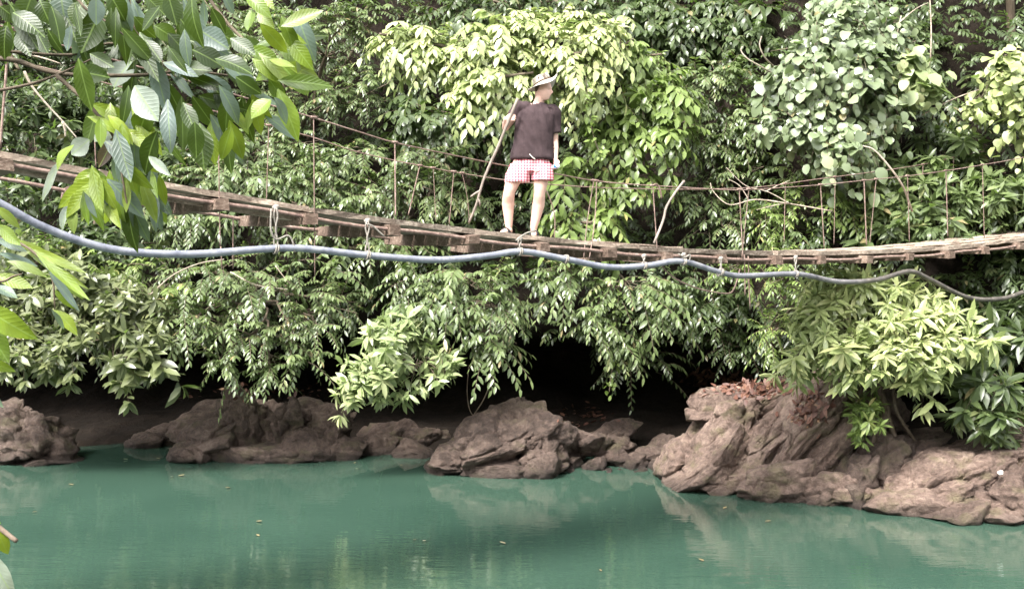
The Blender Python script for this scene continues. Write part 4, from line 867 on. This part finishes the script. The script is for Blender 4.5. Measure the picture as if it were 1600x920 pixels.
LL = lows + [(-4, 395, 60, 412, 12, 2), (14, 372, 96, 402, 13, 1), (30, 380, 136, 428, 13, 1), (40, 392, 128, 444, 12, 1), (56, 396, 140, 470, 14, 1), (60, 404, 104, 440, 10, 2), (70, 416, 130, 464, 13, 1), (76, 424, 124, 486, 12, 2), (84, 452, 112, 482, 10, 1), (84, 484, 122, 514, 18, 1), (80, 484, 108, 516, 8, 2), (-30, 476, 40, 528, 34, 1), (-30, 498, 14, 566, 30, 1), (-34, 560, 22, 578, 16, 1), (-20, 610, 6, 636, 12, 2), (-10, 430, 50, 448, 20, 1), (10, 408, 70, 420, 14, 1), (-10, 446, 26, 462, 16, 2)]
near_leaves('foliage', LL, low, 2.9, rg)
g = Geo()
for pts in ([(-60, 440), (0, 440), (20, 432), (34, 428)], [(-50, 372), (10, 374), (50, 392), (80, 430), (86, 484)], [(-60, 560), (-34, 510), (-30, 470), (-50, 420)], [(-30, 500), (-34, 560), (-20, 612)]):
    q = smooth_path([PA(x, y, 2.95) for x, y in pts], 5); g.tube(q, np.linspace(.005, .002, len(q)), 6)
q = smooth_path([(-2.1, 2.6, 1.2), (-1.75, 2.8, 2.6), PA(-60, 500, 2.95), PA(-60, 400, 2.95)], 6); g.tube(q, np.linspace(.02, .005, len(q)), 7)
g.build('stem', M['twig'], low)
cut = empty('cut_branch', PA(-60, 800, 3.0), 'snapped grey stick end with two leaves low at the left edge over the water', 'branch')
g = Geo(); q = smooth_path([PA(-90, 760, 3.05), PA(-30, 800, 3.0), PA(4, 828, 2.98), PA(26, 845, 2.97)], 6); g.tube(q, np.linspace(.008, .006, len(q)), 9)
q = smooth_path([(-2.2, 2.7, 1.3), PA(-150, 830, 3.1), PA(-90, 760, 3.05)], 6); g.tube(q, np.linspace(.016, .012, len(q)), 8)
g.build('stem', M['bark'], cut)
near_leaves('foliage', [(-6, 826, 14, 868, 18, 1), (-16, 862, 14, 936, 26, 3), (-20, 806, 4, 820, 8, 1)], cut, 2.97, rg, .02)
# ================================================================== PERSON
KP = k_at(818, .36); O3 = bpt(KP, .36, zdeck(KP)); SP = O3[1] / F          # metres per photo pixel at the walker
FOOT = 364.0
def q(px, py, y=0.0):
    """photo pixel -> point in the walker's plane, y metres behind that plane"""
    return O3 + np.array([(px - 818) * SP, y, 0]) + np.array([0, 0, (HZ - py) / F * O3[1] + H - O3[2]])
def qm(px, py, y=0.0): return q(px, py, y)
class Solid(Geo):
    def limb(s, pts, radii, sides=18, n=5, flat=None):
        """closed tapering limb with rounded ends"""
        P_ = smooth_path(pts, n); rr = np.interp(np.linspace(0, len(pts) - 1, len(P_)), np.arange(len(pts)), radii)
        d0 = nrm(P_[1] - P_[0]); d1 = nrm(P_[-1] - P_[-2]); pre = []; post = []
        for a in (80, 55, 30, 12): pre.append((P_[0] - d0 * rr[0] * math.sin(R(a)), rr[0] * math.cos(R(a))))
        for a in (12, 30, 55, 80): post.append((P_[-1] + d1 * rr[-1] * math.sin(R(a)), rr[-1] * math.cos(R(a))))
        pts2 = np.array([p for p, _ in pre] + list(P_) + [p for p, _ in post]); r2 = np.array([r for _, r in pre] + list(rr) + [r for _, r in post])
        s.tube(pts2, r2, sides)
    def loft(s, rings, sides=32):
        """rings: (centre, half width x, half depth y, superellipse power)"""
        if rings[0][0][2] > rings[-1][0][2]: rings = rings[::-1]
        th = np.linspace(0, 2 * math.pi, sides, endpoint=False); V = []
        for c, a, b, pw in rings:
            x = np.sign(np.cos(th)) * np.abs(np.cos(th)) ** pw * a; y = np.sign(np.sin(th)) * np.abs(np.sin(th)) ** pw * b
            V.append(np.stack([c[0] + x, c[1] + y, np.full(sides, c[2])], 1))
        K = len(rings); v = np.concatenate(V + [np.array([rings[0][0]]), np.array([rings[-1][0]])]); i = np.arange(sides); j = (i + 1) % sides
        f4 = np.concatenate([np.stack([k * sides + i, k * sides + j, (k + 1) * sides + j, (k + 1) * sides + i], 1) for k in range(K - 1)])
        e = (K - 1) * sides; c0 = K * sides
        f3 = np.concatenate([np.stack([np.full(sides, c0), j, i], 1), np.stack([np.full(sides, c0 + 1), e + i, e + j], 1)])
        s.add(v, f4, f3)
    def blob(s, c, r, M3=None, fn=None, sub=4):
        v, f = ico(sub); p = v * np.asarray(r)
        if fn is not None: p = fn(v, p)
        if M3 is not None: p = p @ np.asarray(M3).T
        s.add(p + np.asarray(c), None, f)
    def fuse(s, name, m, parent, voxel=.006, smooth=4, fac=.5):
        o = s.build(name + '_raw', m, None); o.modifiers.new('r', 'REMESH').mode = 'VOXEL'; o.modifiers[0].voxel_size = voxel
        sm = o.modifiers.new('s', 'SMOOTH'); sm.iterations = smooth; sm.factor = fac
        dg_ = bpy.context.evaluated_depsgraph_get(); me = bpy.data.meshes.new_from_object(o.evaluated_get(dg_)); me.name = name
        old = o.data; bpy.data.objects.remove(o); bpy.data.meshes.remove(old)
        for p in me.polygons: p.use_smooth = True
        me.materials.clear(); me.materials.append(m)
        return link(name, me, None, parent)
# ---- key joints
kL, kR = q(796, 300, -.07), q(843, 301, -.05); aL, aR = q(795, 352, .02), q(834, 355, .02)
hL, hR = q(817, 252, .0), q(845, 252, .0)
shL, shR = q(813, 168, .0), q(864, 176, .02); eL, eR = q(790, 199, .04), q(867, 219, .05); wL, wR = q(797, 190, -.17), q(868, 249, -.02)
head = q(849, 141, -.02); neck = q(841, 162, .015)
b = Solid()
b.limb([hL, (hL + kL) / 2 + [-.012, -.02, 0], kL, kL * .62 + aL * .38 + [-.012, .035, 0], aL], [.104, .094, .068, .074, .044])
b.limb([hR, (hR + kR) / 2 + [.010, -.02, 0], kR, kR * .62 + aR * .38 + [.010, .035, 0], aR], [.104, .094, .068, .074, .044])
tL, tR = q(785, 362, -.16), q(834, 366, -.17)
for a, t in ((aL, tL), (aR, tR)):
    hz = a.copy(); hz[2] = O3[2] + .035 + (a[0] - O3[0]) * -.09; t2 = t.copy(); t2[2] = hz[2] - .005
    b.limb([hz + [0, .05, .005], hz + [0, -.02, .02], t2], [.034, .042, .028]); b.limb([a, hz], [.036, .038])
b.loft([(q(830, 262), .15, .10, .9), (q(830, 248), .17, .115, .9), (q(831, 225), .155, .105, .9), (q(834, 200), .165, .11, .9), (q(837, 182), .175, .105, .9), (q(839, 170), .155, .08, 1), (q(840, 163), .07, .06, 1)])
b.limb([q(840, 168, .02), neck, q(846, 150, 0)], [.068, .062, .060])
b.limb([q(832, 170), shL, (shL + eL) / 2, eL], [.06, .062, .05, .042]); b.limb([eL, (eL * .6 + wL * .4), wL], [.042, .043, .029])
b.limb([q(848, 172), shR, (shR + eR) / 2, eR], [.06, .062, .05, .041]); b.limb([eR, (eR * .6 + wR * .4), wR], [.041, .042, .027])
# head: looks to the right of the photograph and a little towards the camera
fw = nrm(np.array([.82, -.56, -.12])); sd_ = nrm(np.cross(UP, fw)); up_ = np.cross(fw, sd_); HM = np.stack([fw, sd_, up_], 1)
def face(v, p):
    x, y, z = v[:, 0], v[:, 1], v[:, 2]; p = p.copy(); g_ = lambda a, b_, c, s1, s2: np.exp(-((y - b_) ** 2) / s1 - ((z - c) ** 2) / s2) * (x > 0)
    jaw = np.clip(-z, 0, 1); p[:, 1] *= 1 - .34 * jaw ** 1.3; p[:, 0] += .018 * jaw * (x > -.2) - .028 * jaw * (x < 0)
    p[:, 0] += .030 * g_(0, 0, -.20, .014, .035) + .014 * g_(0, 0, -.04, .010, .05)          # nose
    p[:, 0] += .009 * g_(0, 0, .22, .35, .012)                                              # brow
    p[:, 0] -= .012 * (g_(0, .34, .06, .022, .016) + g_(0, -.34, .06, .022, .016))            # eye sockets
    p[:, 0] += .008 * g_(0, 0, -.46, .06, .004) + .007 * g_(0, 0, -.57, .05, .004) - .006 * g_(0, 0, -.515, .07, .0012)   # lips
    p[:, 0] += .012 * g_(0, 0, -.80, .06, .03)                                               # chin
    return p
b.blob(head, (.103, .080, .127), HM, face, 5)
for k_ in (kL, kR): b.blob(k_ + np.array([0, -.030, .01]), (.040, .040, .052))
for s in (-1, 1): b.blob(head + HM @ np.array([-.008, s * .075, -.012]), (.020, .010, .032), HM, None, 3)
# hands: palm, four fingers and a thumb each
def hand(c, along, palm_n, curl, sc=1.0, spread=.0, thumb=1):
    """c wrist, along: towards the fingers, palm_n: direction the palm faces; curl in degrees per joint"""
    al = nrm(np.asarray(along, float)); pn = nrm(np.asarray(palm_n, float)); pn = nrm(pn - al * np.dot(pn, al)); ac = np.cross(al, pn) * thumb
    L = .092 * sc; b.limb([c, c + al * L * .5, c + al * L * .85], [.027 * sc, .030 * sc, .026 * sc], 14)
    for o_ in (-.5, .5): b.limb([c + al * .02 + ac * o_ * .036, c + al * L * .9 + ac * o_ * .048], [.017 * sc, .0155 * sc], 12)
    for i, (off, ln) in enumerate(((.034, .072), (.0115, .080), (-.0115, .075), (-.033, .060))):
        p0 = c + al * L * .92 + ac * off * sc; pts = [c + al * L * .6 + ac * off * .8 * sc, p0]; a = 0; d = al
        for j, fr in enumerate((.45, .32, .23)):
            a += R(curl * (1.0 if j else .8)); d = al * math.cos(a) + pn * math.sin(a) + ac * off * spread; pts.append(pts[-1] + d * ln * fr * sc)
        b.limb(pts, [.0105 * sc, .0105 * sc, .0098 * sc, .009 * sc, .008 * sc], 10, 3)
    t0 = c + al * .022 + ac * .026 * sc
    b.limb([t0, t0 + al * .026 + ac * .020 + pn * .012, t0 + al * .048 + ac * .016 + pn * .032, t0 + al * .058 + ac * .002 + pn * .048], [.0145 * sc, .013 * sc, .0115 * sc, .0095 * sc], 10, 3)
SA, SB = q(733.5, 348.5, -.20), q(809, 157, -.19)                           # walking staff, bottom and top
sdir = nrm(SB - SA)
grip = SA + sdir * np.dot(q(799, 187, -.19) - SA, sdir)
# right hand of the walker (left in the photo) wraps the staff: fingers go across it, on the camera side
wL2 = grip + np.array([-.050, .065, -.012])
b.limb([eL, eL * .5 + wL2 * .5, wL2], [.042, .041, .029])
hand(wL2, np.array([.62, -.55, .10]), np.array([.6, .62, -.1]), 52, .98, 0, 1)
# left hand hangs relaxed round a small container
cup_c = q(868.5, 261, -.075)
hand(wR, np.array([.06, -.12, -1.0]), np.array([-.45, -.85, .05]), 38, .98, .1, -1)
person = empty('person', O3, 'man in dark t-shirt, red checked shorts and floppy hat standing on the footbridge', 'person')
body = b.fuse('body', M['skin'], person, .0052, 3, .45)
# ---- clothes
s = Solid()
s.loft([(q(831.5, 249), .250, .158, .85), (q(831.5, 246), .254, .163, .85), (q(831.5, 236), .242, .158, .85), (q(833, 222), .232, .154, .85), (q(835, 205), .228, .152, .85), (q(836.5, 190), .232, .146, .85), (q(838, 179), .232, .130, .9), (q(838.5, 173), .205, .112, .95), (q(839.5, 168), .160, .092, 1), (q(840.5, 164), .096, .082, 1), (q(841.5, 162), .078, .074, 1)], 40)
def sleeve(pts, radii):
    P_ = smooth_path(pts, 5); s.tube(P_, np.interp(np.linspace(0, len(pts) - 1, len(P_)), np.arange(len(pts)), radii), 22)
sleeve([q(828, 172), shL + [.0, 0, .003], shL * .72 + eL * .28, shL * .48 + eL * .52], [.075, .080, .076, .078])
sleeve([q(850, 174), shR + [.0, 0, .004], shR * .5 + eR * .5, shR * .28 + eR * .72], [.075, .083, .082, .086])
shirt = s.fuse('t_shirt', M['shirt'], person, .009, 3, .5)
for v in shirt.data.vertices:                                               # folds hanging from the shoulders and the waist
    p = v.co; f = mnoise.noise(Vector((p.x * 9 + p.z * 3.5, p.y * 7, p.z * 2.2))) * .022 + (1 - abs(mnoise.noise(Vector((p.x * 11 + p.z * 6, p.y * 9, p.z * 3.4 - p.x * 2)))) * 2.2) * .010 + mnoise.noise(Vector((p.x * 26, p.y * 20, p.z * 10 + p.x * 16))) * .006
    v.co = p + v.normal * f
s = Solid()
s.loft([(q(830, 244), .190, .130, .85), (q(830, 252), .215, .142, .85), (q(830, 262), .232, .145, .85), (q(830, 268), .236, .145, .85), (q(830, 271), .10, .08, .85)], 36)
s.loft([(q(814, 256, -.02), .125, .130, .9), (q(809, 272, -.045), .142, .142, .9), (q(808, 285.5, -.05), .146, .146, .9)], 30)
s.loft([(q(845, 256, -.01), .120, .130, .9), (q(847, 270, -.03), .130, .140, .9), (q(848, 282.5, -.035), .132, .144, .9)], 30)
shorts = s.fuse('shorts', M['gingham'], person, .008, 2, .5)
for v in shorts.data.vertices:
    p = v.co; v.co = p + v.normal * (mnoise.noise(Vector((p.x * 16, p.y * 14, p.z * 4))) * .012)
g = Geo(); g.tube(smooth_path([q(827, 243, -.172), q(832, 248, -.178), q(836, 251, -.174)], 4), .006, 6); g.build('drawstring', M['cord'], person)
g = Geo(); g.tube(smooth_path([q(834, 268, -.165), q(838, 269, -.17), q(841, 267, -.165)], 4), .012, 6); g.build('tie_end', M['cord'], person)
# hat: pale floppy brim turned up at the front, camouflage crown
hc = head + np.array([-.006, .004, .078]); tz = nrm(np.array([-.42, .10, .90])); tx = nrm(np.cross([0, 1.0, 0], tz)); ty = np.cross(tz, tx); TM = np.stack([tx, ty, tz], 1)
hat = None
def lathe(name, prof, m, parent, warp=0, sides=48):
    th = np.linspace(0, 2 * math.pi, sides, endpoint=False); V = []
    for r_, z in prof:
        zz = z + warp * max(0, r_ - .10) * (np.cos(2 * th) * .8 + np.sin(3 * th + 1) * .35)
        V.append(np.stack([r_ * 1.06 * np.cos(th), r_ * np.sin(th), np.broadcast_to(zz, th.shape)], 1) @ TM.T + hc)
    K = len(prof); i = np.arange(sides); j = (i + 1) % sides
    f = np.concatenate([np.stack([k * sides + i, k * sides + j, (k + 1) * sides + j, (k + 1) * sides + i], 1) for k in range(K - 1)])
    g = Geo(); g.add(np.concatenate(V), f); return g.build(name, m, parent)
crown = lathe('hat', [(.100, .0), (.102, .02), (.101, .05), (.097, .075), (.088, .090), (.06, .099), (.02, .101), (.001, .101)], M['camo'], person)
lathe('brim', [(.099, .012), (.101, .006), (.125, -.004), (.155, -.014), (.186, -.018), (.190, -.022), (.185, -.025), (.155, -.021), (.125, -.011), (.098, -.004)], M['brim'], crown, .55)
g = Geo(); th = np.linspace(0, 2 * math.pi, 40)
g.tube(np.array([TM @ np.array([.1035 * 1.06 * math.cos(t), .1035 * math.sin(t), .018]) + hc for t in th]), .007, 6); g.build('hat_band', M['hair'], crown)
s = Solid(); s.blob(head + HM @ np.array([-.018, 0, .018]), (.092, .080, .108), HM, None, 4)
hair = s.build('hair', M['hair'], person)
hm = bmesh.new(); hm.from_mesh(hair.data)                                     # keep the hair to the back and above the ears
inv = np.linalg.inv(HM)
dv = [v for v in hm.verts if (lambda l: l[0] > -.012 + .35 * max(0, l[2]) or l[2] < -.055)(inv @ (np.array(v.co) - head))]
bmesh.ops.delete(hm, geom=dv, context='VERTS'); hm.to_mesh(hair.data); hm.free()
for s_ in (-1, 1):
    s = Solid(); s.blob(head + HM @ np.array([.080, s_ * .029, .006]), (.008, .010, .0055), HM, None, 3); s.build('eye', M['shoe'], person)
# sandals
for a, t in ((aL, tL), (aR, tR)):
    zf = O3[2] + (a[0] - O3[0]) * -.09; c0 = np.array([a[0], a[1] + .06, zf + .013]); t0 = np.array([t[0], t[1] - .02, zf + .013])
    g = Solid(); P_ = smooth_path([c0, (c0 + t0) / 2, t0], 4); g.tube(P_, [.02, .036, .042, .044, .046, .048, .046, .042, .028], 16, .32)
    so_ = g.build('shoe', M['shoe'], person)
    g = Solid(); u0 = c0 + UP * .03; u1 = c0 * .35 + t0 * .65 + UP * .026; P_ = smooth_path([u0, (u0 + u1) / 2, u1], 4); g.tube(P_, [.036, .050, .054, .056, .057, .058, .058, .056, .044], 16, .92); g.build('upper', M['shoe'], so_)
    g = Solid(); m1 = c0 * .45 + t0 * .55; th = np.linspace(-.1, math.pi + .1, 12); d_ = nrm(t0 - c0); sx_ = nrm(np.cross(d_, UP))
    for kk, hh in ((.62, .048), (.30, .070)):
        m1 = c0 * (1 - kk) + t0 * kk; g.tube(np.array([m1 + sx_ * .050 * math.cos(x_) + UP * hh * math.sin(x_) for x_ in th]), .014, 6)
    g.build('strap', M['shoe'], so_)
# ---- the staff he leans on and the small container in his other hand
g = Solid(); n_ = 22; tq_ = np.linspace(0, 1, n_)
sp = np.array([SA + (SB - SA) * t + np.array([mnoise.noise(Vector((t * 4, 1, 0))) * .022 - .018 * math.sin(t * math.pi), 0, 0]) * (1 - max(0, 1 - abs(t - .84) / .16)) for t in tq_])
g.tube(sp, np.linspace(.012, .018, n_) + np.array([abs(mnoise.noise(Vector((t * 9, 0, 3)))) * .006 for t in tq_]), 9)
f0 = sp[5]; g.tube(smooth_path([f0 + sdir * .03, f0 + np.array([-.05, 0, -.005]), f0 + np.array([-.105, 0, -.045]), f0 + np.array([-.125, 0, -.09])][:3], 4), [.015, .014, .013, .013, .012, .012, .011, .010, .009], 7)
g.tube(np.array([sp[4], sp[4] + [.02, 0, -.04], sp[4] + [.022, 0, -.09]]), [.014, .012, .006], 7)
tag(g.build('walking_staff', M['staff']), 'long crooked wooden staff with a stub of fork gripped by the man', 'walking stick')
cz = nrm(np.array([.85, -.45, .22])); 
g = Solid(); g.tube(np.array([cup_c - cz * .045, cup_c - cz * .043, cup_c + cz * .03, cup_c + cz * .038, cup_c + cz * .045]), [.020, .027, .027, .022, .014], 20)
cup = tag(g.build('bottle', M['cup']), 'small pale container with a blue band held in the lowered hand of the man', 'bottle')
g = Solid(); g.tube(np.array([cup_c - cz * .02, cup_c + cz * .012]), .0285, 20); g.build('label', M['blue'], cup)
# ================================================================== CAMERA, LIGHT
cam = bpy.data.cameras.new('camera'); co = bpy.data.objects.new('camera', cam); COL.objects.link(co)
cam.sensor_width = 36; cam.lens = 36 * F / 1600; cam.shift_y = -(460 - HZ) / 1600
co.location = (0, 0, H); co.rotation_euler = (R(90), 0, 0); cam.clip_start = .05; cam.clip_end = 500
SC.camera = co
SUN = Vector((-.34, -.50, .84)).normalized()
EL = math.asin(SUN.z); AZ = math.atan2(SUN.x, SUN.y)
W = bpy.data.worlds.new('World'); SC.world = W; W.use_nodes = True
nt = W.node_tree; bg = nt.nodes['Background']
sky = nt.nodes.new('ShaderNodeTexSky'); sky.sky_type = 'NISHITA'; sky.sun_disc = False
sky.sun_elevation = EL; sky.sun_rotation = AZ; sky.dust_density = 4; sky.air_density = 1.0; sky.ozone_density = .6
hs = nt.nodes.new('ShaderNodeHueSaturation'); hs.inputs['Saturation'].default_value = .12
nt.links.new(sky.outputs[0], hs.inputs['Color']); nt.links.new(hs.outputs[0], bg.inputs['Color'])
bg.inputs['Strength'].default_value = .15
sl = bpy.data.lights.new('sun', 'SUN'); sl.energy = 1.5; sl.angle = R(14); sl.color = (1, .965, .90)
so = bpy.data.objects.new('sun', sl); COL.objects.link(so); so.location = (-8, -8, 25)
so.rotation_euler = SUN.to_track_quat('Z', 'Y').to_euler()
vs = SC.view_settings; vs.view_transform = 'Standard'; vs.look = 'None'; vs.gamma = 1; vs.exposure = 2.32; vs.use_curve_mapping = False
SC.cycles.max_bounces = 8; SC.cycles.transparent_max_bounces = 8
SC.cycles.use_denoising = True
